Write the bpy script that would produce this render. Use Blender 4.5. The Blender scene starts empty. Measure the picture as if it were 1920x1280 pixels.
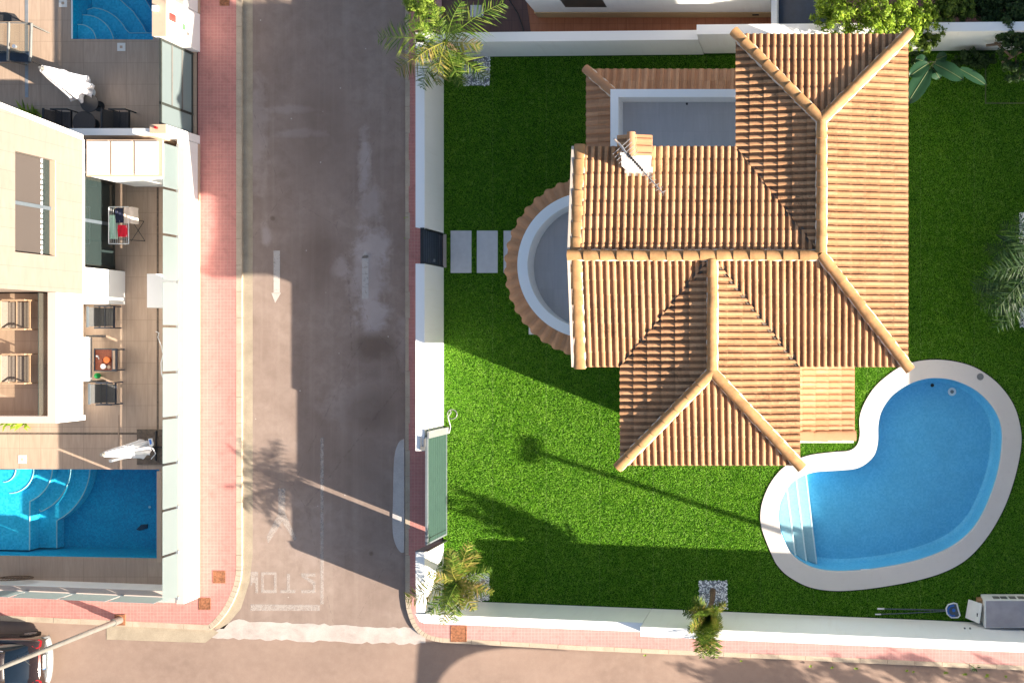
import bpy, bmesh, math, random
from mathutils import Vector, Matrix, noise
from mathutils.geometry import tessellate_polygon
R = math.radians
random.seed(7)
C = bpy.context.scene.collection
sc = bpy.context.scene
# ---------------------------------------------------------------- camera
CAMH = 38.6
NX, NY = 1530.0, 640.0            # point of the photograph straight below the drone
cam_d = bpy.data.cameras.new('camera'); cam = bpy.data.objects.new('camera', cam_d); C.objects.link(cam)
cam.location = ((NX-960)/50, 0, CAMH); cam.rotation_euler = (0, 0, 0)
cam_d.sensor_width = 36; cam_d.lens = 36*1930/1920
cam_d.shift_x = -(NX-960)/1920; cam_d.clip_start = .5; cam_d.clip_end = 2000
sc.camera = cam
# ---------------------------------------------------------------- sky and sun
SUN_EL = R(18.85); SX, SY = .930, -.367     # horizontal direction towards the sun
w = bpy.data.worlds.new('World'); sc.world = w; w.use_nodes = True
nt = w.node_tree; nt.nodes.clear()
sky = nt.nodes.new('ShaderNodeTexSky'); sky.sky_type = 'NISHITA'; sky.sun_disc = False
sky.sun_elevation = SUN_EL; sky.sun_rotation = math.atan2(SX, SY); sky.air_density = 1.0; sky.dust_density = 1.5; sky.ozone_density = .6
bg = nt.nodes.new('ShaderNodeBackground'); bg.inputs['Strength'].default_value = .062
wo = nt.nodes.new('ShaderNodeOutputWorld')
nt.links.new(sky.outputs[0], bg.inputs[0]); nt.links.new(bg.outputs[0], wo.inputs[0])
sun_d = bpy.data.lights.new('sun', 'SUN'); sun = bpy.data.objects.new('sun', sun_d); C.objects.link(sun)
sun_d.energy = 5.0; sun_d.angle = R(.5); sun_d.color = (1, .895, .75)
sun.rotation_euler = Vector((-SX*math.cos(SUN_EL), -SY*math.cos(SUN_EL), -math.sin(SUN_EL))).to_track_quat('-Z', 'Y').to_euler()
sun.location = (60, -20, 40)
sc.view_settings.view_transform = 'Standard'; sc.view_settings.look = 'None'
sc.view_settings.exposure = 1.9; sc.view_settings.gamma = 1
sc.cycles.max_bounces = 6; sc.cycles.transparent_max_bounces = 16
sc.cycles.sample_clamp_indirect = 6; sc.cycles.caustics_reflective = False; sc.cycles.caustics_refractive = False
# ---------------------------------------------------------------- coordinates
def P(px, py, z=0.0):             # plan position measured on the ground, 50 px per metre
    return Vector(((px-960)/50, (640-py)/50, z))
def G(px, py, z=0.0):             # point seen at (px,py) whose real height is z
    s = 1-z/CAMH
    return Vector(((NX+(px-NX)*s-960)/50, (NY-(NY+(py-NY)*s))/50, z))
# ---------------------------------------------------------------- object helpers
def tag(o, label=None, cat=None, group=None, kind=None):
    if label: o['label'] = label
    if cat: o['category'] = cat
    if group: o['group'] = group
    if kind: o['kind'] = kind
    return o
def empty(name, loc, label, cat, group=None, rz=0):
    o = bpy.data.objects.new(name, None); C.objects.link(o); o.location = loc; o.rotation_euler = (0, 0, rz)
    o.empty_display_size = .2
    return tag(o, label, cat, group)
class MB:
    def __init__(s): s.v = []; s.f = []; s.mi = []; s.uv = None; s.sm = []
    def add(s, vs, fs, mi=0, smooth=False):
        n = len(s.v); s.v += [tuple(v) for v in vs]
        for f in fs: s.f.append(tuple(n+i for i in f)); s.mi.append(mi); s.sm.append(smooth)
    def box(s, a, b, mi=0):
        x0, x1 = sorted((a[0], b[0])); y0, y1 = sorted((a[1], b[1])); z0, z1 = sorted((a[2], b[2]))
        s.add([(x0,y0,z0),(x1,y0,z0),(x1,y1,z0),(x0,y1,z0),(x0,y0,z1),(x1,y0,z1),(x1,y1,z1),(x0,y1,z1)],
              [(0,3,2,1),(4,5,6,7),(0,1,5,4),(1,2,6,5),(2,3,7,6),(3,0,4,7)], mi)
    def prism(s, poly, z0, z1, mi=0, smooth=False):
        n = len(poly); ar = sum(poly[i][0]*poly[(i+1)%n][1]-poly[(i+1)%n][0]*poly[i][1] for i in range(n))
        if ar < 0: poly = poly[::-1]
        vs = [(p[0],p[1],z0) for p in poly]+[(p[0],p[1],z1) for p in poly]
        tri = tessellate_polygon([[Vector((p[0],p[1],0)) for p in poly]])
        fs = []
        for t in tri:
            a, b, c = (poly[i] for i in t)
            if (b[0]-a[0])*(c[1]-a[1])-(b[1]-a[1])*(c[0]-a[0]) < 0: t = (t[0], t[2], t[1])
            fs.append(tuple(i+n for i in t)); fs.append(tuple(reversed(t)))
        s.add(vs, fs, mi)
        s.add(vs, [(i, (i+1)%n, (i+1)%n+n, i+n) for i in range(n)], mi, smooth)
    def tube(s, pts, r, n=8, mi=0, caps=True, r2=None):
        pts = [Vector(p) for p in pts]; rs = r if isinstance(r, (list, tuple)) else [r]*len(pts)
        vs = []; m = len(pts)
        t0 = (pts[1]-pts[0]).normalized(); up = Vector((0,0,1)) if abs(t0.z) < .9 else Vector((1,0,0))
        for i, p in enumerate(pts):
            t = (pts[min(i+1, m-1)]-pts[max(i-1, 0)]).normalized()
            a = t.cross(up)
            if a.length < 1e-5: a = t.cross(Vector((0,1,0)))
            a.normalize(); b = a.cross(t); 
            for k in range(n):
                q = 2*math.pi*k/n; vs.append(p+(a*math.cos(q)+b*math.sin(q))*rs[i])
        fs = [(i*n+k, i*n+(k+1)%n, (i+1)*n+(k+1)%n, (i+1)*n+k) for i in range(m-1) for k in range(n)]
        fs = [f[::-1] for f in fs]
        s.add(vs, fs, mi, True)
        if caps: s.add(vs[:n]+vs[-n:], [tuple(range(n)), tuple(range(2*n-1, n-1, -1))], mi)
    def cyl(s, c, r, z0, z1, n=24, mi=0, r1=None):
        r1 = r if r1 is None else r1
        vs = [(c[0]+r*math.cos(2*math.pi*k/n), c[1]+r*math.sin(2*math.pi*k/n), z0) for k in range(n)] + \
             [(c[0]+r1*math.cos(2*math.pi*k/n), c[1]+r1*math.sin(2*math.pi*k/n), z1) for k in range(n)]
        s.add(vs, [(k, (k+1)%n, (k+1)%n+n, k+n) for k in range(n)], mi, True)
        s.add(vs, [tuple(range(n-1, -1, -1)), tuple(range(n, 2*n))], mi)
    def quad(s, a, b, c, d, mi=0): s.add([a, b, c, d], [(0,1,2,3)], mi)
    def build(s, name, mats, parent=None, bevel=0, local=True):
        me = bpy.data.meshes.new(name)
        off = Vector((0,0,0))
        me.from_pydata(s.v, [], s.f)
        for m in (mats if isinstance(mats, (list, tuple)) else [mats]): me.materials.append(m)
        me.polygons.foreach_set('material_index', s.mi)
        me.polygons.foreach_set('use_smooth', s.sm)
        if s.uv:
            l = me.uv_layers.new(name='UVMap')
            for i, lp in enumerate(me.loops): l.data[i].uv = s.uv[lp.vertex_index]
        me.update()
        o = bpy.data.objects.new(name, me); C.objects.link(o)
        if parent:
            o.parent = parent
        if bevel:
            m = o.modifiers.new('bevel', 'BEVEL'); m.width = bevel; m.segments = 2; m.limit_method = 'ANGLE'; m.angle_limit = R(40)
        return o
def world_part(mb, name, mats, parent, bevel=0, label=None, kind=None):
    """mesh given in world coordinates placed under an (unrotated) parent"""
    w_ = Vector((0,0,0)); q = parent
    while q is not None:
        w_ += Vector(q.location); q = q.parent
    mb.v = [(v[0]-w_.x, v[1]-w_.y, v[2]-w_.z) for v in mb.v]
    o = mb.build(name, mats, parent, bevel)
    if label: o['label'] = label
    if kind: o['kind'] = kind
    return o
def top_mesh(mb, name, mats, label, cat, group=None, kind=None, bevel=0):
    xs = [v[0] for v in mb.v]; ys = [v[1] for v in mb.v]; zs = [v[2] for v in mb.v]
    c = Vector(((min(xs)+max(xs))/2, (min(ys)+max(ys))/2, min(zs)))
    mb.v = [(v[0]-c.x, v[1]-c.y, v[2]-c.z) for v in mb.v]
    o = mb.build(name, mats, None, bevel); o.location = c
    return tag(o, label, cat, group, kind)
def copy_tree(o, parent=None):
    kids = [c for c in bpy.data.objects if c.parent == o]
    c = o.copy(); C.objects.link(c); c.parent = parent
    for k in kids: copy_tree(k, c)
    return c
def sheet(name, outer, holes, z, mat, kind='structure', label=None, build=True):
    loops = [[Vector((p[0], p[1], 0)) for p in outer]]+[[Vector((p[0], p[1], 0)) for p in h] for h in holes]
    tri = tessellate_polygon(loops); flat = [p for l in loops for p in l]
    fs = []
    for t in tri:
        a, b, c = (flat[i] for i in t)
        if (b.x-a.x)*(c.y-a.y)-(b.y-a.y)*(c.x-a.x) < 0: t = (t[0], t[2], t[1])
        fs.append(t)
    mb = MB(); mb.add([(p.x, p.y, z) for p in flat], fs)
    return mb
def spline(pts, n=6, closed=True):
    out = []; m = len(pts)
    for i in range(m if closed else m-1):
        p0, p1, p2, p3 = (Vector(pts[(i+k) % m]) if closed else Vector(pts[min(max(i+k, 0), m-1)]) for k in (-1, 0, 1, 2))
        for j in range(n):
            t = j/n
            out.append(.5*((2*p1)+(p2-p0)*t+(2*p0-5*p1+4*p2-p3)*t*t+(3*p1-p0-3*p2+p3)*t**3))
    if not closed: out.append(Vector(pts[-1]))
    return out
# ---------------------------------------------------------------- materials
class NT:
    def __init__(s, name):
        s.m = bpy.data.materials.new(name); s.m.use_nodes = True; s.t = s.m.node_tree; s.t.nodes.clear()
        s.out = s.n('ShaderNodeOutputMaterial'); s.b = s.n('ShaderNodeBsdfPrincipled'); s.l(s.b.outputs[0], s.out.inputs[0])
        s._c = None
    def n(s, t, **k):
        x = s.t.nodes.new(t)
        for a, v in k.items(): setattr(x, a, v)
        return x
    def l(s, a, b): s.t.links.new(a, b)
    def co(s, kind='Object'):
        if s._c is None:
            s._c = s.n('ShaderNodeTexCoord')
        if kind == 'World':
            g = s.n('ShaderNodeNewGeometry'); return g.outputs['Position']
        return s._c.outputs[kind]
    def mapp(s, vec, scale=(1,1,1), rot=(0,0,0), loc=(0,0,0)):
        m = s.n('ShaderNodeMapping'); m.inputs['Scale'].default_value = scale; m.inputs['Rotation'].default_value = rot; m.inputs['Location'].default_value = loc
        s.l(vec, m.inputs[0]); return m.outputs[0]
    def noise(s, vec, scale, detail=4, rough=.6, dist=0):
        x = s.n('ShaderNodeTexNoise'); x.inputs['Scale'].default_value = scale; x.inputs['Detail'].default_value = detail
        x.inputs['Roughness'].default_value = rough; x.inputs['Distortion'].default_value = dist
        s.l(vec, x.inputs['Vector']); return x.outputs['Fac']
    def ramp(s, fac, stops):
        r = s.n('ShaderNodeValToRGB'); e = r.color_ramp.elements
        while len(e) < len(stops): e.new(.5)
        for i, (p, c) in enumerate(stops):
            e[i].position = p; e[i].color = (c if len(c) == 4 else (*c, 1)) if isinstance(c, (tuple, list)) else (c, c, c, 1)
        s.l(fac, r.inputs[0]); return r.outputs[0]
    def mix(s, fac, a, b, mode='MIX'):
        m = s.n('ShaderNodeMix', data_type='RGBA', blend_type=mode)
        for inp, v in ((m.inputs[0], fac), (m.inputs[6], a), (m.inputs[7], b)):
            if isinstance(v, (int, float)): inp.default_value = v
            elif isinstance(v, (tuple, list)): inp.default_value = (*v, 1) if len(v) == 3 else v
            else: s.l(v, inp)
        return m.outputs[2]
    def math(s, op, a, b=None, c=None):
        m = s.n('ShaderNodeMath', operation=op)
        for i, v in enumerate((a, b, c)):
            if v is None: continue
            if isinstance(v, (int, float)): m.inputs[i].default_value = v
            else: s.l(v, m.inputs[i])
        return m.outputs[0]
    def sep(s, v):
        x = s.n('ShaderNodeSeparateXYZ'); s.l(v, x.inputs[0]); return x.outputs
    def comb(s, x, y, z=0):
        c = s.n('ShaderNodeCombineXYZ')
        for i, v in enumerate((x, y, z)):
            if isinstance(v, (int, float)): c.inputs[i].default_value = v
            else: s.l(v, c.inputs[i])
        return c.outputs[0]
    def white(s, v):
        x = s.n('ShaderNodeTexWhiteNoise'); s.l(v, x.inputs[0]); return x.outputs[0]
    def bump(s, h, dist=.02, strength=.5):
        b = s.n('ShaderNodeBump'); b.inputs['Distance'].default_value = dist; b.inputs['Strength'].default_value = strength
        s.l(h, b.inputs['Height']); s.l(b.outputs[0], s.b.inputs['Normal'])
    def col(s, c):
        if isinstance(c, (tuple, list)): s.b.inputs['Base Color'].default_value = (*c, 1)
        else: s.l(c, s.b.inputs['Base Color'])
    def rough(s, v):
        if isinstance(v, (int, float)): s.b.inputs['Roughness'].default_value = v
        else: s.l(v, s.b.inputs['Roughness'])
    def spec(s, v): s.b.inputs['Specular IOR Level'].default_value = v
def simple(name, c, rough=.6, var=.12, scale=6, metal=0, spec=.5, bump=0, coat=0):
    s = NT(name); v = s.co('World'); n = s.noise(v, scale, 5)
    a = tuple(x*(1-var) for x in c); b = tuple(min(1, x*(1+var)) for x in c)
    s.col(s.ramp(n, [(.3, a), (.7, b)])); s.rough(rough); s.b.inputs['Metallic'].default_value = metal; s.spec(spec)
    if coat: s.b.inputs['Coat Weight'].default_value = coat; s.b.inputs['Coat Roughness'].default_value = .05
    if bump: s.bump(s.noise(v, scale*6, 3), .01, bump)
    return s.m
M = {}
def grid_mask(s, v, px, py, wd, ox=0, oy=0):
    """1 on the joint lines of a px by py grid"""
    o = s.sep(v)
    def ax(c, p, off):
        f = s.math('FRACT', s.math('DIVIDE', s.math('ADD', c, off+1000*p), p))
        return s.math('LESS_THAN', f, wd/p)
    return s.math('MAXIMUM', ax(o[0], px, ox), ax(o[1], py, oy))
def cellnoise(s, v, px, py, ox=0, oy=0):
    o = s.sep(v)
    fx = s.math('FLOOR', s.math('DIVIDE', s.math('ADD', o[0], ox+1000*px), px)); fy = s.math('FLOOR', s.math('DIVIDE', s.math('ADD', o[1], oy+1000*py), py))
    return s.white(s.comb(fx, fy, 0))
def blot(s, v, cx, cy, rx, ry, nz, amp=.6):
    """soft mask of an oval patch centred at cx,cy"""
    o = s.sep(v)
    dx = s.math('DIVIDE', s.math('SUBTRACT', o[0], cx), rx); dy = s.math('DIVIDE', s.math('SUBTRACT', o[1], cy), ry)
    d = s.math('SQRT', s.math('ADD', s.math('MULTIPLY', dx, dx), s.math('MULTIPLY', dy, dy)))
    d = s.math('ADD', d, s.math('MULTIPLY', s.math('SUBTRACT', nz, .5), amp*2))
    m = s.n('ShaderNodeMapRange'); m.inputs[1].default_value = .45; m.inputs[2].default_value = 1.05; m.inputs[3].default_value = 1; m.inputs[4].default_value = 0
    s.l(d, m.inputs[0]); return m.outputs[0]
# --- asphalt
s = NT('asphalt'); v = s.co('World')
big = s.noise(v, .35, 5, .6, .4); fine = s.noise(v, 45, 3, .7); mid = s.noise(v, 2.2, 6, .65, .3)
st = s.noise(s.mapp(v, (3.0, .10, 1)), 1.0, 5, .6)
c = s.ramp(big, [(.3, (.21, .155, .13)), (.7, (.35, .275, .235))])
c = s.mix(s.ramp(mid, [(.35, .0), (.7, .6)]), c, (.17, .125, .10))
c = s.mix(s.ramp(st, [(.5, .0), (.75, .35)]), c, (.40, .33, .28))
for (px, py, rx, ry, am) in ((700, 460, .75, .8, .9), (695, 380, .55, .9, .5), (690, 520, .8, 1.7, .75), (700, 590, .7, .9, .9), (640, 500, .4, .5, .5), (683, 300, .28, 1.3, .7), (560, 250, 1.3, .18, .35), (545, 205, 1.1, .2, .3), (480, 250, .5, 2.6, .35), (760, 640, .4, 1.2, .35), (498, 440, .22, .55, .6), (660, 760, 1.3, .8, .25), (600, 1010, 1.5, 1.4, .15)):  # pale dust patches, plus one tall sunlit gap put into the colour
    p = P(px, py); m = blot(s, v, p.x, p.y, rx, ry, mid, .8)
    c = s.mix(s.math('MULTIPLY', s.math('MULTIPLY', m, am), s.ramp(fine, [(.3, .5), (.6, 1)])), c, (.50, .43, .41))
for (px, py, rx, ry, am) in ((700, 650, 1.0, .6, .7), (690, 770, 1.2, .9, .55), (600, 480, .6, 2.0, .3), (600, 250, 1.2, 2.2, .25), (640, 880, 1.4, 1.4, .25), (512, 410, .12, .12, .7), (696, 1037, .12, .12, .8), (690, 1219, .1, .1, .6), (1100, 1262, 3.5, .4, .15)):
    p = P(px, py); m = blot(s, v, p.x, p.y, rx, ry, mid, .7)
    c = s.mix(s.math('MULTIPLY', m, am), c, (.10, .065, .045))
vo = s.n('ShaderNodeTexVoronoi'); vo.inputs['Scale'].default_value = 1.3; vo.feature = 'F1'; s.l(v, vo.inputs['Vector'])
c = s.mix(s.math('MULTIPLY', s.math('LESS_THAN', vo.outputs['Distance'], .035), .7), c, (.6, .56, .52))
c = s.mix(.16, c, (.52, .37, .30))
cr = s.n('ShaderNodeTexVoronoi'); cr.feature = 'DISTANCE_TO_EDGE'; cr.inputs['Scale'].default_value = .20; s.l(s.mapp(v, (1, .6, 1)), cr.inputs['Vector'])
c = s.mix(s.math('MULTIPLY', s.math('LESS_THAN', s.math('ADD', cr.outputs['Distance'], s.math('MULTIPLY', s.math('SUBTRACT', s.noise(v, 6, 4), .5), .02)), .0008), .22), c, (.08, .06, .05))
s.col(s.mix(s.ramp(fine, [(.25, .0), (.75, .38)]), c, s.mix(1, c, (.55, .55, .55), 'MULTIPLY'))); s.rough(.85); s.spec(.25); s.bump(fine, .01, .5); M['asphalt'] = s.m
# --- side road asphalt (smoother, pinker)
s = NT('pink_asphalt'); v = s.co('World'); big = s.noise(v, .3, 5, .6, .3); fine = s.noise(v, 50, 3, .7); mid = s.noise(v, 3, 5)
c = s.ramp(big, [(.3, (.25, .175, .14)), (.7, (.34, .24, .19))]); c = s.mix(s.ramp(mid, [(.4, 0), (.75, .35)]), c, (.40, .30, .24))
c = s.mix(s.ramp(fine, [(.3, 0), (.8, .3)]), c, (.15, .11, .09)); s.col(c); s.rough(.88); s.spec(.2); s.bump(fine, .01, .4); M['pink_asphalt'] = s.m
# --- dusty concrete, kerbs
def concrete(name, c0, c1, speck=.3):
    s = NT(name); v = s.co('World'); a = s.noise(v, 1.6, 6, .65, .3); f = s.noise(v, 30, 4)
    c = s.ramp(a, [(.3, c0), (.7, c1)]); c = s.mix(s.math('MULTIPLY', s.ramp(f, [(.45, 0), (.7, 1)]), speck), c, tuple(x*.55 for x in c0))
    s.col(c); s.rough(.85); s.spec(.25); s.bump(f, .006, .4); return s.m
M['kerb'] = concrete('kerb', (.36, .29, .22), (.48, .40, .31))
M['gutter'] = concrete('gutter', (.30, .245, .18), (.42, .35, .26))
M['ramp'] = concrete('ramp_concrete', (.42, .39, .38), (.55, .52, .50))
M['dust'] = concrete('white_dust', (.38, .32, .29), (.54, .48, .44), .25)
# --- pink pavement tiles
def paving(name, c0, c1, joint, size, wd, bigw=None):
    s = NT(name); v = s.co('World')
    n = s.noise(v, .7, 5, .6, .5); cn = cellnoise(s, v, size, size)
    c = s.mix(n, c0, c1); c = s.mix(s.math('MULTIPLY', cn, .22), c, tuple(x*.72 for x in c0))
    fn = s.noise(v, 26, 3); c = s.mix(s.ramp(fn, [(.4, 0), (.8, .25)]), c, tuple(min(1, x*1.4) for x in c1))
    g = grid_mask(s, v, size, size, wd); c = s.mix(s.math('MULTIPLY', g, .40), c, joint)
    g2 = grid_mask(s, v, size*5, size*5, wd*1.3); c = s.mix(s.math('MULTIPLY', g2, .3), c, tuple(x*.5 for x in joint))
    dirt = s.noise(v, 2.5, 6, .7, .6); c = s.mix(s.ramp(dirt, [(.50, 0), (.75, .45)]), c, tuple(x*.6 for x in c0))
    s.col(c); s.rough(.75); s.spec(.3); s.bump(s.math('SUBTRACT', 1, g), .004, .4); return s.m
M['paving'] = paving('pink_paving', (.42, .165, .145), (.50, .215, .19), (.58, .34, .30), .125, .02)
M['paving_pale'] = paving('pale_pink_paving', (.42, .205, .19), (.49, .255, .235), (.57, .38, .35), .125, .02)
# --- porcelain deck
def deck(name, c0, c1, sx, sy, ox=0, oy=0, grain=(10, .9, 1), jt=.55):
    s = NT(name); v = s.co('World'); gr = s.noise(s.mapp(v, grain), 1.1, 6, .6, .6)
    cn = cellnoise(s, v, sx, sy, ox, oy); c = s.mix(s.ramp(gr, [(.3, 0), (.72, 1)]), c0, c1)
    c = s.mix(s.math('MULTIPLY', cn, .25), c, tuple(x*.78 for x in c0))
    g = grid_mask(s, v, sx, sy, .014, ox, oy); c = s.mix(s.math('MULTIPLY', g, jt), c, tuple(x*.5 for x in c0))
    s.col(c); s.rough(.5); s.spec(.4); return s.m
M['deck'] = deck('beige_deck', (.40, .285, .21), (.50, .37, .275), .80, .80)
M['facade'] = deck('facade_cladding', (.205, .165, .14), (.245, .20, .17), 1.2, .6, grain=(1, 1.2, 6))
M['terrace'] = deck('grey_terrace_tiles', (.44, .43, .44), (.50, .49, .50), .6, .6, jt=.12)
M['terracotta_floor'] = deck('terracotta_floor', (.36, .12, .05), (.46, .17, .08), .33, .33)
M['brown_floor'] = deck('brown_floor', (.11, .055, .045), (.15, .075, .06), .4, .4)
# --- painted masonry
def plaster(name, c, dirt=.18):
    s = NT(name); v = s.co('World'); a = s.noise(v, .9, 5, .6, .4); st = s.noise(s.mapp(v, (4, 4, .35)), 1.2, 5)
    cc = s.mix(s.ramp(a, [(.35, 0), (.8, dirt)]), c, tuple(x*.7 for x in c)); cc = s.mix(s.ramp(st, [(.55, 0), (.85, dirt*1.5)]), cc, tuple(x*y for x, y in zip(c, (.72, .66, .58))))
    s.col(cc); s.rough(.8); s.spec(.25); s.bump(s.noise(v, 60, 3), .004, .25); return s.m
M['white'] = plaster('white_paint', (.86, .85, .83)); M['white_clean'] = plaster('white_coping', (.86, .85, .84), .04)
M['coping_beige'] = plaster('beige_coping', (.52, .38, .28), .2); M['cream'] = plaster('cream_panel', (.80, .76, .70), .05)
M['plinth'] = plaster('ochre_plinth', (.55, .40, .22), .3)
M['pinkish'] = plaster('pinkish_coping', (.58, .47, .42), .15)
# --- lawn
s = NT('artificial_grass'); v = s.co('World')
a = s.noise(v, .55, 5, .65, .6); b = s.noise(s.mapp(v, (1, 1, 1)), 5.5, 6, .75, .4); f = s.noise(s.mapp(v, (60, 22, 1)), 1.0, 4, .75, .8); f2 = s.noise(v, 90, 2, .8)
c = s.ramp(b, [(.28, (.007, .034, .002)), (.52, (.014, .058, .003)), (.76, (.03, .10, .006))])
c = s.mix(s.ramp(a, [(.35, 0), (.7, .5)]), c, (.015, .06, .004))
c = s.mix(s.ramp(f, [(.25, .65), (.6, 0)]), c, (.012, .055, .003)); c = s.mix(s.ramp(f2, [(.5, 0), (.85, .4)]), c, (.08, .16, .02))
s.col(c); s.rough(.9); s.spec(.1)
hh = s.math('ADD', s.math('MULTIPLY', f, .6), s.math('MULTIPLY', b, 1.2)); s.bump(hh, .05, .55); M['lawn'] = s.m
# --- roof tiles (UV in metres: u across the tiles, v up the slope)
def tile_mat(name, c0, c1, c2, mould=.5, pitch=.215, course=.45):
    s = NT(name); uv = s.co('UV'); o = s.sep(uv); wv = s.co('World')
    cn = s.white(s.comb(s.math('FLOOR', s.math('DIVIDE', o[0], pitch)), s.math('FLOOR', s.math('DIVIDE', o[1], course)), 0))
    c = s.ramp(cn, [(0, c0), (.45, c1), (1, c2)])
    nz = s.noise(wv, 3.5, 6, .7, .5); c = s.mix(s.ramp(nz, [(.5, 0), (.8, .4)]), c, tuple(x*.62 for x in c0))
    # black lichen: more in the pans and near the lower end of a tile
    ty = s.math('FRACT', s.math('DIVIDE', o[1], course)); n2 = s.noise(wv, 9, 5, .75, .3); n3 = s.noise(wv, .8, 4, .6)
    k = s.math('MULTIPLY', s.ramp(n2, [(.46, 0), (.66, 1)]), s.ramp(n3, [(.4, .15), (.7, 1)]))
    c = s.mix(s.math('MULTIPLY', k, mould), c, (.075, .05, .03))
    pan = s.math('GREATER_THAN', s.math('FRACT', s.math('DIVIDE', o[0], pitch)), .565); c = s.mix(s.math('MULTIPLY', pan, s.math('ADD', .42*mould, s.math('MULTIPLY', s.ramp(n3, [(.35, 0), (.7, 1)]), .45*mould))), c, (.10, .055, .03))
    g = s.math('LESS_THAN', ty, .03); c = s.mix(s.math('MULTIPLY', g, .25), c, (.12, .07, .04))
    s.col(c); s.rough(.8); s.spec(.25); s.bump(s.noise(wv, 55, 3), .006, .3); return s.m
M['tile'] = tile_mat('clay_tiles', (.46, .235, .115), (.50, .265, .135), (.54, .30, .16), .8)
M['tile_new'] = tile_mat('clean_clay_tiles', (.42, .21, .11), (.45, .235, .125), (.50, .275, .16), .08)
M['tile_skirt'] = tile_mat('skirt_clay_tiles', (.42, .21, .11), (.48, .25, .135), (.54, .30, .17), .2)  # clay tiles of the terrace skirts, with little lichen
M['cap'] = simple('ridge_tiles', (.38, .205, .09), .8, .3, 2.5, spec=.25, bump=.3)
M['mortar'] = plaster('lime_mortar', (.58, .49, .41), .3)
# --- metals, glass, plastics
M['black'] = simple('black_metal', (.018, .018, .02), .45, .2); M['grey_metal'] = simple('grey_metal', (.36, .37, .38), .4, .1, metal=.5)
M['galv'] = simple('galvanised_steel', (.22, .215, .20), .4, .12, 4, metal=.35); M['antenna'] = simple('aluminium', (.36, .36, .38), .35, .1, metal=.7)
M['navy'] = simple('navy_metal', (.018, .03, .055), .35, .2, spec=.6); M['green_gate'] = simple('green_gate', (.028, .060, .050), .55, .06, 3)
M['gate_edge'] = simple('gate_frame', (.14, .16, .175), .45, .1); M['frame_dark'] = simple('dark_frame', (.035, .04, .035), .4, .2)
M['wicker'] = simple('dark_weave', (.05, .045, .045), .7, .4, 60, bump=.5); M['wood_frame'] = simple('beige_wood', (.38, .26, .17), .6, .15, 8)
M['cushion'] = simple('taupe_cushion', (.17, .14, .115), .9, .15, 20); M['chair_seat'] = simple('charcoal_sling', (.075, .075, .075), .8, .25, 40)
M['pale_bar'] = simple('pale_blue_metal', (.09, .11, .13), .4, .08); M['white_cloth'] = simple('white_cloth', (.82, .79, .80), .9, .05, 8, bump=.4)
M['white_pl'] = simple('white_plastic', (.78, .78, .78), .4, .04); M['blue_pl'] = simple('blue_plastic', (.03, .16, .55), .4, .1)
M['red_cloth'] = simple('red_cloth', (.75, .01, .035), .8, .1); M['mint_cloth'] = simple('mint_cloth', (.45, .68, .52), .85, .08)
M['navy_cloth'] = simple('navy_cloth', (.015, .02, .05), .9, .2); M['pinkcream_cloth'] = simple('cream_cloth', (.75, .62, .52), .9, .08)
M['bright_green'] = simple('bright_green', (.01, .35, .08), .6, .1); M['orange'] = simple('orange_pot', (.75, .17, .03), .5, .2)
M['rust_tray'] = simple('rust_tray', (.22, .05, .02), .6, .5, 25); M['rust'] = simple('rusty_iron', (.26, .105, .05), .85, .5, 14, bump=.5)
M['slab'] = simple('brown_stone_slab', (.13, .095, .07), .8, .4, 9); M['stone_step'] = simple('stepping_stone', (.60, .59, .60), .8, .06, 5, bump=.2)
M['pool_coping'] = plaster('pool_coping', (.64, .59, .545), .16); M['dark_gap'] = simple('dark_joint', (.02, .02, .018), .9)
M['blinds'] = None
s = NT('roller_shutter'); o = s.sep(s.co('World')); f = s.math('FRACT', s.math('MULTIPLY', o[2], 22)); s.col(s.ramp(f, [(0, (.035, .028, .025)), (.25, (.075, .062, .056)), (.9, (.055, .045, .042))])); s.rough(.6); M['blinds'] = s.m
def frosted(name, c, rough, mixf, tcol):
    s = NT(name); s.col(c); s.rough(rough); t = s.n('ShaderNodeBsdfTranslucent'); t.inputs[0].default_value = (*tcol, 1)
    mx = s.n('ShaderNodeMixShader'); mx.inputs[0].default_value = mixf; s.l(s.b.outputs[0], mx.inputs[1]); s.l(t.outputs[0], mx.inputs[2]); s.l(mx.outputs[0], s.out.inputs[0]); return s.m
def glass(name, c, rough=.08, mixf=.35, tcol=(.6, .7, .7)):
    s = NT(name); s.col(c); s.rough(rough); s.b.inputs['Metallic'].default_value = 0; s.spec(.8)
    tr = s.n('ShaderNodeBsdfTransparent'); tr.inputs[0].default_value = (*tcol, 1)
    mx = s.n('ShaderNodeMixShader'); mx.inputs[0].default_value = mixf; s.l(s.b.outputs[0], mx.inputs[1]); s.l(tr.outputs[0], mx.inputs[2]); s.l(mx.outputs[0], s.out.inputs[0]); return s.m
M['frost'] = frosted('frosted_glass', (.235, .28, .285), .3, .52, (.68, .76, .76)); M['pane'] = glass('dark_window_glass', (.03, .045, .045), .06, .25)
M['clear'] = glass('clear_balustrade_glass', (.25, .25, .22), .05, .88, (.93, .92, .88))
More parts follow.
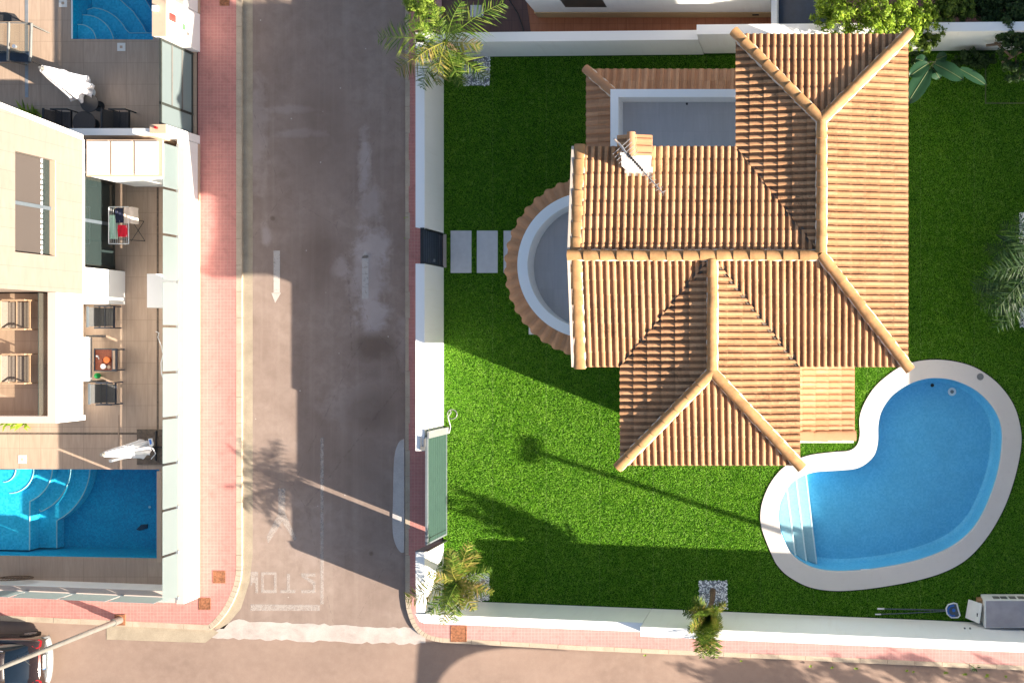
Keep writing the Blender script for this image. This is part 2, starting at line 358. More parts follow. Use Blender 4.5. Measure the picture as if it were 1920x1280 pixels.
# --- pools
def mosaic(name, c0, c1, size=.045, dark=.5):
    s = NT(name); v = s.co('World'); o = s.sep(v)
    cell = s.white(s.comb(s.math('FLOOR', s.math('DIVIDE', o[0], size)), s.math('FLOOR', s.math('DIVIDE', o[1], size)), s.math('FLOOR', s.math('DIVIDE', o[2], size))))
    n = s.noise(v, 1.1, 5, .65, .3); c = s.mix(cell, c0, c1); c = s.mix(s.ramp(n, [(.4, 0), (.75, dark)]), c, tuple(x*.7 for x in c0)); s.col(c); s.rough(.5); return s.m
M['mosaic_light'] = mosaic('pale_blue_mosaic', (.10, .44, .70), (.155, .53, .78), .06, .3); M['mosaic_deep'] = mosaic('deep_blue_mosaic', (.002, .26, .46), (.008, .40, .60), .05, .4)
M['mosaic_step'] = mosaic('pool_step_mosaic', (.27, .42, .47), (.31, .46, .51), .06, .15); M['nosing'] = simple('pool_step_edge', (.60, .66, .66), .5, .06)
M['mosaic_step_deep'] = mosaic('deep_pool_step_mosaic', (.02, .42, .62), (.07, .58, .78), .06, .3)
def water(name, tint, amp, scale):
    s = NT(name); v = s.co('World'); tr = s.n('ShaderNodeBsdfTransparent'); tr.inputs[0].default_value = (*tint, 1)
    gl = s.n('ShaderNodeBsdfGlossy'); gl.inputs['Roughness'].default_value = .03
    fr = s.n('ShaderNodeFresnel'); fr.inputs[0].default_value = 1.33
    b = s.n('ShaderNodeBump'); b.inputs['Distance'].default_value = amp; b.inputs['Strength'].default_value = 1; s.l(s.noise(v, scale, 3, .5, .5), b.inputs['Height']); s.l(b.outputs[0], gl.inputs['Normal']); s.l(b.outputs[0], fr.inputs['Normal'])
    mx = s.n('ShaderNodeMixShader'); ge = s.n('ShaderNodeNewGeometry'); s.l(s.math('MULTIPLY', fr.outputs[0], s.math('SUBTRACT', 1, ge.outputs['Backfacing'])), mx.inputs[0]); s.l(tr.outputs[0], mx.inputs[1]); s.l(gl.outputs[0], mx.inputs[2]); s.l(mx.outputs[0], s.out.inputs[0]); return s.m
M['water_light'] = water('clear_pool_water', (.90, .97, .99), .03, 3.5); M['water_deep'] = water('rippled_pool_water', (.70, .94, .98), .05, 6)
# --- plants
def leaf(name, c0, c1, c2, rough=.5, tl=.25):
    s = NT(name); g = s.n('ShaderNodeNewGeometry'); c = s.ramp(g.outputs['Random Per Island'], [(0, c0), (.5, c1), (1, c2)])
    n = s.noise(s.co('World'), 2.5, 4); c = s.mix(s.ramp(n, [(.35, 0), (.75, .4)]), c, c0); s.col(c); s.rough(rough); s.spec(.2)
    t = s.n('ShaderNodeBsdfTranslucent'); s.l(c, t.inputs[0]); mx = s.n('ShaderNodeMixShader'); mx.inputs[0].default_value = tl; s.l(s.b.outputs[0], mx.inputs[1]); s.l(t.outputs[0], mx.inputs[2]); s.l(mx.outputs[0], s.out.inputs[0]); return s.m
M['palm'] = leaf('palm_leaf', (.035, .085, .010), (.11, .19, .020), (.26, .30, .06)); M['palm_dry'] = leaf('drying_palm_leaf', (.06, .10, .012), (.20, .22, .03), (.38, .26, .09))
M['bright_leaf'] = leaf('bright_leaf', (.08, .15, .01), (.20, .31, .02), (.36, .46, .05)); M['hedge_leaf'] = leaf('conifer_leaf', (.12, .20, .02), (.24, .34, .04), (.36, .46, .08))
M['mid_leaf'] = leaf('mid_leaf', (.04, .075, .01), (.09, .15, .02), (.17, .24, .03)); M['dark_leaf'] = leaf('dark_leaf', (.015, .035, .012), (.035, .075, .02), (.07, .12, .03)); M['banana'] = leaf('broad_leaf', (.012, .045, .022), (.02, .06, .03), (.035, .085, .04), .4)
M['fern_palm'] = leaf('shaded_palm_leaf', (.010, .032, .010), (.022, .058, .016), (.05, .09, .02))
M['bark'] = simple('bark', (.13, .08, .05), .9, .4, 10, bump=.8); M['rib'] = simple('leaf_rib', (.10, .13, .05), .6)
M['timber'] = simple('weathered_timber', (.22, .15, .10), .85, .3, 12)
s = NT('pebbles'); g = s.n('ShaderNodeNewGeometry'); s.col(s.ramp(g.outputs['Random Per Island'], [(0, (.60, .61, .64)), (.3, (.86, .87, .89)), (1, (.95, .95, .96))])); s.rough(.7); M['pebbles'] = s.m
M['pebble_bed'] = simple('pebble_bed', (.22, .23, .26), .9, .4, 20)
s = NT('grass_blade'); v = s.co('World'); g = s.n('ShaderNodeNewGeometry'); a = s.noise(v, .6, 5, .65, .6); b = s.noise(v, 2.2, 6, .62, .5)
c = s.ramp(s.math('ADD', s.math('MULTIPLY', g.outputs['Random Per Island'], .22), s.math('MULTIPLY', b, .78)), [(.28, (.06, .20, .004)), (.5, (.13, .34, .010)), (.68, (.25, .48, .04))])
md = s.noise(v, 7, 3, .5, .4); c = s.mix(s.ramp(a, [(.35, 0), (.7, .5)]), c, (.16, .38, .02)); c = s.mix(s.ramp(md, [(.52, 0), (.72, .6)]), c, (.30, .50, .10)); c = s.mix(s.ramp(md, [(.28, .5), (.46, 0)]), c, (.05, .17, .004)); ox = s.sep(v); sm = s.math('FRACT', s.math('DIVIDE', s.math('ADD', ox[0], 400.7), 4.0)); c = s.mix(s.math('MULTIPLY', s.math('GREATER_THAN', sm, .5), .12), c, (.22, .46, .05)); c = s.mix(s.math('MULTIPLY', s.math('LESS_THAN', s.math('FRACT', s.math('MULTIPLY', sm, 2)), .012), .5), c, (.35, .5, .15)); s.col(c); s.rough(.6); s.spec(.2); M['blade'] = s.m
# --- road paint, worn
def paint(name, c, wear):
    s = NT(name); v = s.co('World'); n = s.noise(v, 7, 6, .75, .4); f = s.noise(v, 40, 3); s.col(c); s.rough(.8)
    tr = s.n('ShaderNodeBsdfTransparent'); mx = s.n('ShaderNodeMixShader'); k = s.ramp(s.math('ADD', s.math('MULTIPLY', n, .7), s.math('MULTIPLY', f, .3)), [(wear-.12, 0), (wear+.12, 1)])
    k = s.math('MULTIPLY', k, .78 if wear < .4 else .56); s.l(k, mx.inputs[0]); s.l(tr.outputs[0], mx.inputs[1]); s.l(s.b.outputs[0], mx.inputs[2]); s.l(mx.outputs[0], s.out.inputs[0]); return s.m
M['paint'] = paint('road_paint', (.58, .53, .49), .36); M['paint_faded'] = paint('faded_road_paint', (.52, .46, .42), .42)
M['car_paint'] = simple('black_car_paint', (.02, .012, .010), .25, .1, coat=1); M['car_glass'] = simple('car_glass', (.004, .008, .014), .05, .1, spec=.9)
M['tyre'] = simple('tyre_rubber', (.02, .02, .02), .9); M['tail_red'] = simple('tail_light_red', (.30, .006, .008), .15, .2, coat=1); M['chrome'] = simple('chrome_strip', (.75, .76, .78), .2, .1, metal=.8)
M['bumper'] = simple('grey_bumper', (.22, .24, .25), .45, .1)
M['sticker_red'] = simple('red_sticker', (.60, .06, .05), .6); M['sticker_grey'] = simple('grey_sticker', (.22, .20, .24), .6); M['sticker_green'] = simple('green_sticker', (.10, .28, .10), .6)
# ================================================================ pool outlines
def kid(pts): return [G(1400+x/2.4615, 600+y/2.4615, .12) for x, y in pts]
KO = spline([p.to_2d() for p in kid([(120,1090),(70,960),(66,870),(92,785),(135,715),(190,665),(280,625),(400,608),(470,602),(507,578),(522,530),(521,450),(545,380),(590,310),(650,255),(720,210),(800,188),(890,183),(980,195),(1060,222),(1140,275),(1200,340),(1240,410),(1262,490),(1268,560),(1255,650),(1230,750),(1190,860),(1130,970),(1060,1060),(990,1120),(900,1165),(790,1198),(650,1225),(520,1242),(400,1247),(290,1230),(200,1185),(150,1140)])], 5)
KI = spline([p.to_2d() for p in kid([(150,880),(165,820),(200,760),(250,722),(320,700),(420,693),(500,685),(550,662),(590,620),(606,560),(608,480),(625,415),(670,350),(740,300),(820,272),(900,268),(980,285),(1060,325),(1120,380),(1160,440),(1180,510),(1178,600),(1160,710),(1120,830),(1070,930),(1010,1000),(930,1055),(820,1100),(700,1130),(560,1152),(420,1160),(320,1148),(250,1115),(200,1070),(165,1000),(150,940)])], 5)
POOL_L = [P(-200, 878), P(302, 879), P(300, 1045), P(-200, 1036)]     # long pool of the left garden
POOL_U = [P(140, -200), P(290, -200), P(290, 76), P(140, 75)]
POOL_N = [P(1462, -60), P(1524, -60), P(1524, 52), P(1462, 52)]
holes = [KI, POOL_L, POOL_U]
def st(mb, name, mat, kind='structure', label=None):
    o = mb.build(name, mat); tag(o, label, None, None, kind); return o
big = [Vector((-400, -400)), Vector((400, -400)), Vector((400, 400)), Vector((-400, 400))]
st(sheet('ground', big, holes, -.012, None), 'ground', M['pink_asphalt'])
# side road and the street at the bottom
road_mb = sheet('road', [P(440, -900), P(775, -900), P(775, 1150), P(830, 1192), P(380, 1192), P(440, 1100)], [], 0, None)
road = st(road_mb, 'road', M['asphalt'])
st(sheet('street', [P(-2500, 1050), P(380, 1176), P(830, 1192), P(4000, 1330), P(4000, 1700), P(-2500, 1620)], [], -.005, None), 'street', M['pink_asphalt'])
# white construction dust across the junction, ragged edge
rg = random.Random(3); top_e = []; bot_e = []
for i in range(41):
    x = 398+i*10; y0 = 1160+i*.45+rg.uniform(-2.5, 2.5) if 3 < i else 1168+(3-i)*6; y1 = 1196+i*.28+rg.uniform(-2.5, 2.5)
    top_e.append(P(x, y0)); bot_e.append(P(x, max(y1, y0+2)))
st(sheet('d', top_e+bot_e[::-1], [], .004, None), 'road_dust', M['dust'])
# concrete gutter of the left kerb, concrete ramp in front of the gate
st(sheet('g', [P(452, -900), P(474, -900), P(474, 1040), P(468, 1090), P(452, 1140), P(420, 1178), P(403, 1178), P(446, 1090)], [], .004, None), 'gutter', M['gutter'])
st(sheet('g2', [P(200, 1168), P(398, 1178), P(410, 1185), P(385, 1204), P(345, 1203), P(200, 1198)], [], .005, None), 'gutter', M['gutter'])
rp = spline([P(759, 822).to_2d(), P(748, 830).to_2d(), P(740, 860).to_2d(), P(738, 930).to_2d(), P(737, 990).to_2d(), P(742, 1018).to_2d(), P(752, 1034).to_2d(), P(759, 1034).to_2d()], 5, False)
mb = MB(); mb.prism([tuple(p) for p in rp], 0, .05); st(mb, 'kerb_ramp', M['ramp'])
# pavements with their kerbs
def kerb_and_pavement(outer, inner, side, pmat, nm='pavement'):
    o = [Vector(p).to_2d() for p in outer]; off = []
    for i, p in enumerate(o):
        a = o[max(i-1, 0)]; b = o[min(i+1, len(o)-1)]; t = (b-a).normalized(); off.append(p+Vector((-t.y, t.x))*side)
    mb = MB(); rr = random.Random(5)
    for i in range(len(o)-1):                      # kerb stones of about one metre
        L = (o[i+1]-o[i]).length; k = max(1, round(L/1.0))
        for j in range(k):
            g = .006/L
            a0 = o[i].lerp(o[i+1], j/k+g); a1 = o[i].lerp(o[i+1], (j+1)/k-g); b0 = off[i].lerp(off[i+1], j/k+g); b1 = off[i].lerp(off[i+1], (j+1)/k-g)
            mb.prism([a0, a1, b1, b0], -.02, .105+rr.uniform(-.003, .003))
    st(mb, 'kerb', M['kerb'])
    mb = sheet('p', [tuple(p) for p in off]+[tuple(Vector(p).to_2d()) for p in inner], [], .100, None)
    st(mb, nm, pmat)
lk = [G(453, -800, .1), G(453, 300, .1), G(453, 1040, .1)]+[Vector((*p, .1)) for p in spline([G(x, y, .1).to_2d() for x, y in ((453,1062),(450,1090),(440,1120),(425,1148),(405,1172),(392,1181))], 3, False)]+[G(200, 1172, .1), G(0, 1163, .1), G(-1500, 1095, .1)]
kerb_and_pavement(lk, [P(-1500, 1000), P(-20, 1092), P(374, 1110), P(374, -800)], -.2, M['paving'])
rk = [G(760, -800, .1), G(760, 300, .1), G(760, 1090, .1)]+[Vector((*p, .1)) for p in spline([G(x, y, .1).to_2d() for x, y in ((760,1110),(762,1140),(772,1170),(786,1188),(806,1199),(830,1204))], 3, False)]+[G(1100, 1219, .1), G(1920, 1256, .1), G(3500, 1330, .1)]
kerb_and_pavement(rk, [P(3500, 1245), P(1900, 1175), P(830, 1128), P(830, -800)], .17, M['paving_pale'])
# darker pink tiles on the side road's right pavement
st(sheet('p', [P(768.5, -800), P(819, -800), P(819, 1120), P(768.5, 1110)], [], .104, None), 'pavement', M['paving'])
# lawn, with its hole for the kidney pool and for the house is not needed
st(sheet('lawn', [P(834, 95), P(2300, 84), P(2300, 1195), P(834, 1126)], [KI], .10, None), 'lawn', M['lawn'])
st(sheet('n', [P(822, -900), P(2300, -900), P(2300, 84), P(822, 90)], [], .06, None), 'neighbour_garden_floor', M['brown_floor'])
st(sheet('n', [P(984, -30), P(1448, -30), P(1448, 88), P(1000, 88)], [], .07, None), 'neighbour_terrace_floor', M['terracotta_floor'])
# decks of the two gardens on the left
st(sheet('deck', [P(-1200, 243), P(372, 262), P(372, 1104), P(-1200, 1060)], [POOL_L], .10, None), 'deck', M['deck'])
st(sheet('deck', [P(-1200, -800), P(372, -800), P(372, 255), P(-1200, 243)], [POOL_U], .10, None), 'deck', M['deck'])
# ================================================================ paint on the road (parts of the road)
def mark(name, polys, mat=None, label=None):
    mb = MB()
    for p in polys:
        s_ = sheet('m', [P(*q) for q in p], [], .006, None); mb.add(s_.v, s_.f)
    o = mb.build(name, mat or M['paint'], road)
    if label: o['label'] = label
    return o
mark('arrow_marking', [[(513,470),(525,470),(525,550),(513,550)], [(509,549),(527,549),(516,568)]], label='white straight arrow pointing down the photo')
mark('arrow_marking', [[(679,478),(691,478),(691,560),(679,560)], [(677,484),(693,484),(685,470)]], M['paint'], 'dusty worn arrow pointing up the photo')
mark('fork_marking', [[(522,915),(535,915),(535,965),(522,965)], [(522,962),(535,962),(556,1008),(553,1015),(529,978),(503,1018),(500,1006)]], M['paint_faded'], 'worn forked white marking above the stop line')
mark('lane_line', [[(601,820),(607,820),(607,1132),(601,1132)]], M['paint_faded'])
def L(x): return x
mark('stop_lettering', [[(470,1071),(484,1071),(484,1111),(479,1111),(479,1092),(474,1092),(470,1100)],
    [(490,1072),(519,1072),(519,1077),(490,1077)], [(490,1105),(519,1105),(519,1111),(490,1111)], [(490,1077),(495,1077),(495,1105),(490,1105)], [(514,1077),(519,1077),(519,1105),(514,1105)],
    [(526,1105),(555,1105),(555,1111),(526,1111)], [(538,1075),(544,1075),(544,1105),(538,1105)],
    [(565,1105),(592,1105),(592,1111),(565,1111)], [(587,1093),(592,1093),(592,1105),(587,1105)], [(565,1080),(570,1077),(592,1090),(592,1095),(586,1095)], [(565,1074),(592,1074),(592,1080),(565,1080)]],
    M['paint_faded'], 'faded STOP lettering painted upside down at the junction')
mark('stop_line', [[(470,1132),(600,1133),(600,1144),(470,1144)]], M['paint_faded'])
# ================================================================ walls around the villa's garden
def wall_run(name, a_in, b_in, thick, z, label, steps=None, coping=None, mat=None):
    """wall between two plan points (inner face), thickness outwards"""
    pass
def poly_wall(pts, z0, z1, label, name='garden_wall', mat=None, group=None, cat='wall'):
    cx = sum(p[0] for p in pts)/len(pts); cy = sum(p[1] for p in pts)/len(pts)
    e = empty(name, (cx, cy, z0), label, cat, group)
    mb = MB(); mb.prism([tuple(Vector(p).to_2d()) for p in pts], z0, z1-.06); world_part(mb, 'masonry', mat or M['white'], e)
    c2 = Vector((cx, cy)); mb = MB()
    mb.prism([tuple(Vector(p).to_2d()+(Vector(p).to_2d()-c2).normalized()*.006) for p in pts], z1-.06, z1); world_part(mb, 'coping', M['white_clean'], e)
    return e
poly_wall([P(818, 96), P(834, 96), P(834, 440), P(818, 437)], 0, 2.0, 'white garden wall beside the pavement, from the top corner palm to the navy pedestrian gate')
poly_wall([P(818, 502), P(834, 502), P(834, 834), P(818, 834)], 0, 2.0, 'white garden wall between the navy pedestrian gate and the green sliding gate')
poly_wall([P(818, 1014), P(834, 1014), P(834, 1122), P(819, 1122)], 0, 2.0, 'short white garden wall beside the corner palm, below the green sliding gate')
poly_wall([P(819, 1123), P(1222, 1139), P(1222, 1155), P(835, 1140), P(826, 1136)], 0, 2.05, 'white street wall of the garden, lower left stretch running from the corner palm')
poly_wall([P(1223, 1139), P(2300, 1184), P(2300, 1201), P(1223, 1156)], 0, 2.55, 'white street wall of the garden, taller stretch behind the palm on the white pebbles')
poly_wall([P(818, 92), P(1320, 87), P(1320, 104), P(818, 109)], 0, 2.0, 'white wall between the lawn and the terracotta terrace of the upper neighbour')
poly_wall([P(1321, 85), P(2300, 76), P(2300, 91), P(1321, 102)], 0, 2.5, 'taller white wall under the bright green tree at the top of the garden')
poly_wall([P(1962, 95), P(1978, 95), P(1978, 1190), P(1962, 1190)], 0, 2.05, 'white garden wall at the right end of the lawn')
# pedestrian gate
e = empty('pedestrian_gate', P(830, 470, .1), 'dark navy metal pedestrian gate between two white garden walls', 'gate')
mb = MB(); mb.box(P(829, 441, .12), P(831.5, 499, 1.98)); world_part(mb, 'panel', M['navy'], e)
mb = MB()
for a, b in (((827, 438), (834, 441)), ((827, 499), (834, 502))): mb.box(P(*a, .1), P(*b, 2.02))
mb.box(P(827, 438, 1.98), P(832, 502, 2.03)); world_part(mb, 'frame', M['black'], e)
mb = MB()
for k in range(1, 9): mb.box(P(831.5, 441, .12+k*.21), P(831.9, 499, .125+k*.21))
world_part(mb, 'seam', M['black'], e)
mb = MB(); mb.box(P(831.6, 490, 1.0), P(834.5, 495, 1.05)); world_part(mb, 'handle', M['grey_metal'], e)
mb = MB(); mb.box(P(833, 440, .10), P(839, 502, .13)); world_part(mb, 'threshold', M['pinkish'], e)
# green sliding gate
e = empty('sliding_gate', P(839, 912, .1), 'green ribbed sliding gate with grey steel edge across the driveway', 'gate')
mb = MB(); n = 10
for k in range(n):
    z0 = .18+k*(1.80/n); mb.box(P(837, 811, z0), P(840, 998, z0+1.8/n-.012)); mb.box(P(837.4, 811, z0+1.8/n-.012), P(839.6, 998, z0+1.8/n))
world_part(mb, 'ribbed_panel', M['green_gate'], e)
mb = MB(); mb.box(P(836.5, 809, 1.98), P(840.5, 1001, 2.06)); mb.box(P(836.5, 809, .12), P(840.5, 1001, .18)); mb.box(P(836.5, 998, .18), P(840.5, 1001, 1.98)); mb.box(P(836.5, 808, .18), P(840.5, 811, 1.98)); world_part(mb, 'frame', M['gate_edge'], e)
mb = MB(); mb.box(P(837, 990, .2), P(840.6, 990.8, 1.97)); world_part(mb, 'seam', M['black'], e)
e = empty('gate_guide', P(832, 832, 2.0), 'small galvanised roller guide bracket on the wall top at the green gate', 'bracket')
mb = MB(); mb.box(P(827, 826, 2.0), P(836, 833, 2.06)); world_part(mb, 'housing', M['galv'], e, .01)
mb = MB(); mb.box(P(834, 812, 2.02), P(837, 826, 2.08)); mb.box(P(828, 810, 2.02), P(829, 826, 2.06)); world_part(mb, 'arm', M['galv'], e)
e = empty('gate_post', P(833, 1012, .1), 'dark steel catch post where the green gate meets the corner wall', 'post')
mb = MB(); mb.box(P(819, 1011.5, .1), P(835, 1013.5, 2.06)); world_part(mb, 'channel', M['gate_edge'], e)
mb = MB(); mb.box(P(835, 1011, .1), P(841, 1013, 2.03)); world_part(mb, 'catch', M['frame_dark'], e)
mb = MB(); mb.box(P(840.5, 800, .1), P(843.5, 812, 2.08)); top_mesh(mb, 'gate_stop_post', M['grey_metal'], 'slim grey steel post at the upper end of the green gate', 'post')
hp = [G(842, 812, .12), G(845, 800, .12), G(840, 782, .4), G(846, 773, .12)]+[P(850+9*math.cos(a), 776+9*math.sin(a), .12) for a in [k*.5-2 for k in range(26)]]
mb = MB(); mb.tube(hp, .018, 6); top_mesh(mb, 'garden_hose', M['grey_metal'], 'thin grey hose coiled on the grass by the green gate', 'hose')
# ================================================================ left gardens: street wall with glass
def glass_wall(name, label, outer, inner, zc, zt, joints, gl, bands=True, group=None):
    """outer/inner: two plan points each; joints along t 0..1; gl = side the glass stands on (0 outer .. 1 inner)"""
    o0, o1 = (Vector(p).to_2d() for p in outer); i0, i1 = (Vector(p).to_2d() for p in inner)
    e = empty(name, (*((o0+o1+i0+i1)/4), 0), label, 'wall', group)
    mb = MB(); mb.prism([o0, o1, i1, i0], 0, zc-.05); world_part(mb, 'masonry', M['white'], e)
    d = (o0-i0).normalized()
    mb = MB(); mb.prism([o0+d*.01, o1+d*.01, i1-d*.01, i0-d*.01], zc-.05, zc); world_part(mb, 'coping', M['pinkish'], e)
    mb = MB(); mb.prism([o0+d*.012, o1+d*.012, o1, o0], .0, .24); world_part(mb, 'plinth', M['coping_beige'], e)
    g0 = o0.lerp(i0, gl); g1 = o1.lerp(i1, gl); T = (g1-g0); Ln = T.length; t = T.normalized(); nrm = Vector((-t.y, t.x))*.008
    for a, b in zip(joints[:-1], joints[1:]):
        pa = g0+T*(a)+t*.045; pb = g0+T*b-t*.045
        mb = MB(); mb.prism([pa-nrm, pb-nrm, pb+nrm, pa+nrm], zc+.04, zt); world_part(mb, 'glass_panel', M['frost'], e)
    for a in joints:
        p = g0+T*a; mb = MB(); mb.prism([p-t*.06-nrm*5, p+t*.06-nrm*5, p+t*.06+nrm*5, p-t*.06+nrm*5], zc, zc+.07); world_part(mb, 'clamp', M['grey_metal'], e, .005)
    return e
ys = [285]+[640+(y-640)*.972 for y in (359, 444, 529, 612, 697, 781, 866, 950, 1034)]+[1107]
y0, y1 = 272, 1118
glass_wall('glass_topped_wall', 'long white wall topped with frosted glass panels beside the pink pavement', (P(378, y0), P(377, y1)), (P(366, y0), P(365, y1)), 1.08, 1.97, [(y-y0)/(y1-y0) for y in ys], .8)
g0, g1 = P(-260, 1106-.037*560), P(364, 1116)
xs = [g0.x*50+960, -118, -29, 60+0, 150, 239, 350]; xs = [(x-(g0.x*50+960))/((g1.x*50+960)-(g0.x*50+960)) for x in [-260, -140, -25, 63+30, 151+28, 240+26, 352]]
glass_wall('glass_topped_wall', 'white wall topped with frosted glass along the lower street, behind the parked car', (g0, g1), (P(-260, 1074), P(364, 1096)), 1.06, 1.92, xs, .45)
glass_wall('glass_topped_wall', 'short white wall topped with frosted glass at the top left, above the meter pillar', (P(378, -300), P(378, 28)), (P(352, -300), P(352, 28)), 1.12, 1.98, [0, .25, .5, .75, .99], .95)
# pillar with meter doors, north of the tall gate
e = empty('gate_pillar', P(367, 63, 0), 'white pillar with red and green stickers at the upper end of the glass gate', 'pillar')
mb = MB(); mb.box(P(354, 29, 0), P(378, 99, 2.08)); world_part(mb, 'masonry', M['white'], e)
mb = MB(); mb.box(P(353.7, 28.7, 2.08), P(378.3, 99.3, 2.13)); world_part(mb, 'coping', M['coping_beige'], e)
for nm, ya, yb, za, zb, m in (('red_sticker', 54, 68, 1.55, 1.95, 'sticker_red'), ('grey_sticker', 58, 66, 1.32, 1.52, 'sticker_grey'), ('green_sticker', 62, 73, 1.0, 1.18, 'sticker_green'), ('white_plate', 73, 80, .75, .92, 'galv')):
    mb = MB(); mb.box(P(378, ya, za), P(378.3, yb, zb)); world_part(mb, nm, M[m], e)
mb = MB(); mb.box(P(356, 46, 2.13), P(366, 56, 2.22)); top_mesh(mb, 'wall_lantern_box', M['cream'], 'small cream box on top of the stickered gate pillar', 'box', bevel=.01)
e = empty('gate_pillar', P(360, 262, 0), 'beige topped pillar at the lower end of the glass gate', 'pillar')
mb = MB(); mb.box(P(350, 256, 0), P(378, 271, 2.08)); world_part(mb, 'masonry', M['white'], e)
mb = MB(); mb.box(P(349.7, 255.7, 2.08), P(378.3, 271.3, 2.13)); world_part(mb, 'coping', M['coping_beige'], e)
mb = MB(); mb.cyl(P(362, 262), .05, 2.13, 2.22, 12); top_mesh(mb, 'alarm_light', M['tail_red'], 'little red light on the beige pillar top by the glass gate', 'light')
# tall glass gate
e = empty('glass_gate', P(366, 178, .1), 'tall frosted glass gate in dark frame across the entrance of the upper left garden', 'gate')
ya, ym, yb = 101, 214, 255
mb = MB()
for y in (ya, ym, yb-4): mb.box(P(362, y, .1), P(366, y+4, 2.0))
mb.box(P(362.5, ya+4, .1), P(365.5, yb-4, .16)); mb.box(P(362.5, ya+4, 1.94), P(365.5, yb-4, 2.0)); world_part(mb, 'frame', M['frame_dark'], e)
for k in range(3):
    z0 = .18+k*.60; mb = MB(); mb.box(P(363.5, ya+4.2, z0), P(364.5, ym-.2, z0+.54)); world_part(mb, 'glass_panel', M['frost'], e)
mb = MB()
for k in (1, 2): mb.box(P(363, ya+4, .12+k*.60), P(365.5, ym, .18+k*.60))
world_part(mb, 'rail', M['galv'], e)
mb = MB(); mb.box(P(363.5, ym+4.2, .18), P(364.5, yb-4.2, 1.92)); world_part(mb, 'glass_panel', M['frost'], e)
mb = MB(); mb.box(P(340, 84, .10), P(350, 252, .62)); 
# dividing wall between the two gardens, and the low box wall
poly_wall([P(204, 262), P(349, 262), P(349, 274), P(204, 274)], 0, 2.05, 'beige topped wall between the two left gardens', mat=M['coping_beige'])
poly_wall([P(310, 517), P(366, 517), P(366, 578), P(310, 578)], .1, 1.05, 'white low box wall against the glass topped wall', name='low_wall')
# drains and covers
def grate(label, px, py, w_, mat='rust', z=.105):
    e = empty('drain_cover', P(px, py, z), label, 'drain cover', 'rusty drain covers in the pavement')
    mb = MB(); a = w_/2
    for x0, y0, x1, y1 in ((-a, -a, a, -a+.03), (-a, a-.03, a, a), (-a, -a+.03, -a+.03, a-.03), (a-.03, -a+.03, a, a-.03)): mb.box((x0, y0, 0), (x1, y1, .012))
    mb.build('rim', M[mat], e)
    mb = MB(); n = 7
    for k in range(n): y = -a+.05+k*(w_-.1)/(n-1); mb.box((-a+.03, y-.012, 0), (a-.03, y+.012, .008))
    mb.box((-a+.03, -a+.03, -.004), (a-.03, a-.03, .002)); mb.build('bars', M[mat], e)
grate('rusty drain cover nearest the kerb curve, upper one of the corner pair', 414, 1080, .46)
grate('rusty flaking drain cover, lower one of the corner pair', 387, 1130, .44)
grate('rusty drain cover at the top edge of the pink pavement', 424, 4, .36)
grate('brown brick coloured drain cover beside the corner palm', 862, 1186, .60, 'rust')
def drain_tile(px, py, label):
    e = empty('drain_tile', P(px, py, .1), label, 'drain'); mb = MB(); mb.box((-.15, -.15, .001), (.15, .15, .012)); mb.build('frame', M['cream'], e)
    mb = MB(); mb.box((-.05, -.05, .012), (.05, .05, .016)); mb.build('grille', M['coping_beige'], e)
drain_tile(231, 90, 'small square white drain in the shaded deck below the stepped pool'); drain_tile(46, 860, 'small square white drain in the deck above the long pool'); drain_tile(122, 8, 'small square cream drain beside the upper pool')
def channel(a, b, w_, label, mat='frame_dark'):
    mb = MB(); mb.box((min(a.x, b.x)-w_/2*(a.x == b.x), min(a.y, b.y)-w_/2*(a.y == b.y), .101), (max(a.x, b.x)+w_/2*(a.x == b.x), max(a.y, b.y)+w_/2*(a.y == b.y), .108)); top_mesh(mb, 'channel_drain', M[mat], label, 'drain')
channel(P(-300, 812), P(262, 812), .07, 'long dark channel drain across the deck above the long pool', 'slab')
channel(P(299, 352), P(299, 866), .07, 'long dark channel drain parallel to the glass topped wall', 'slab')
channel(P(54, -200), P(54, 184), .12, 'pale channel drain across the sunlit upper deck', 'grey_metal')
# ================================================================ pools
def clip_half(poly, a, n):
    out = []; m = len(poly)
    for i in range(m):
        p, q = Vector(poly[i]), Vector(poly[(i+1) % m]); dp = (p-a).dot(n); dq = (q-a).dot(n)
        if dp <= 0: out.append(p)
        if (dp < 0) != (dq < 0) and abs(dp-dq) > 1e-9: out.append(p+(q-p)*(dp/(dp-dq)))
    return out
def offset_poly(poly, d):
    m = len(poly); out = []
    for i in range(m):
        a, b, c = Vector(poly[i-2]), Vector(poly[i]), Vector(poly[(i+2) % m]); t = (c-a).normalized(); out.append(b+Vector((-t.y, t.x))*d)
    return out
def sgn(poly): return 1 if sum(poly[i][0]*poly[(i+1) % len(poly)][1]-poly[(i+1) % len(poly)][0]*poly[i][1] for i in range(len(poly))) > 0 else -1
e = empty('swimming_pool', (*(sum((Vector(p) for p in KI), Vector((0, 0)))/len(KI)), .1), 'kidney shaped blue swimming pool with white coping on the lawn', 'swimming pool')
mb = sheet('c', KO, [KI], .15, None)
n = len(KO); mb.add([(p.x, p.y, .02) for p in KO]+[(p.x, p.y, .15) for p in KO], [(i, (i+1) % n, (i+1) % n+n, i+n) for i in range(n)] if sgn(KO) > 0 else [((i+1) % n, i, i+n, (i+1) % n+n) for i in range(n)], 0, True)
n = len(KI); mb.add([(p.x, p.y, -.10) for p in KI]+[(p.x, p.y, .15) for p in KI], [(i, (i+1) % n, (i+1) % n+n, i+n) for i in range(n)], 0, True)
world_part(mb, 'coping', M['pool_coping'], e)
mb = sheet('j', offset_poly(KO, -.035*sgn(KO)), [KO], .108, None); world_part(mb, 'joint', M['dark_gap'], e)
ins = sgn(KI); rings = [(0, -.02), (0, -.75), (.04, -1.0), (.10, -1.17), (.20, -1.25)]; mb = MB(); vs = []
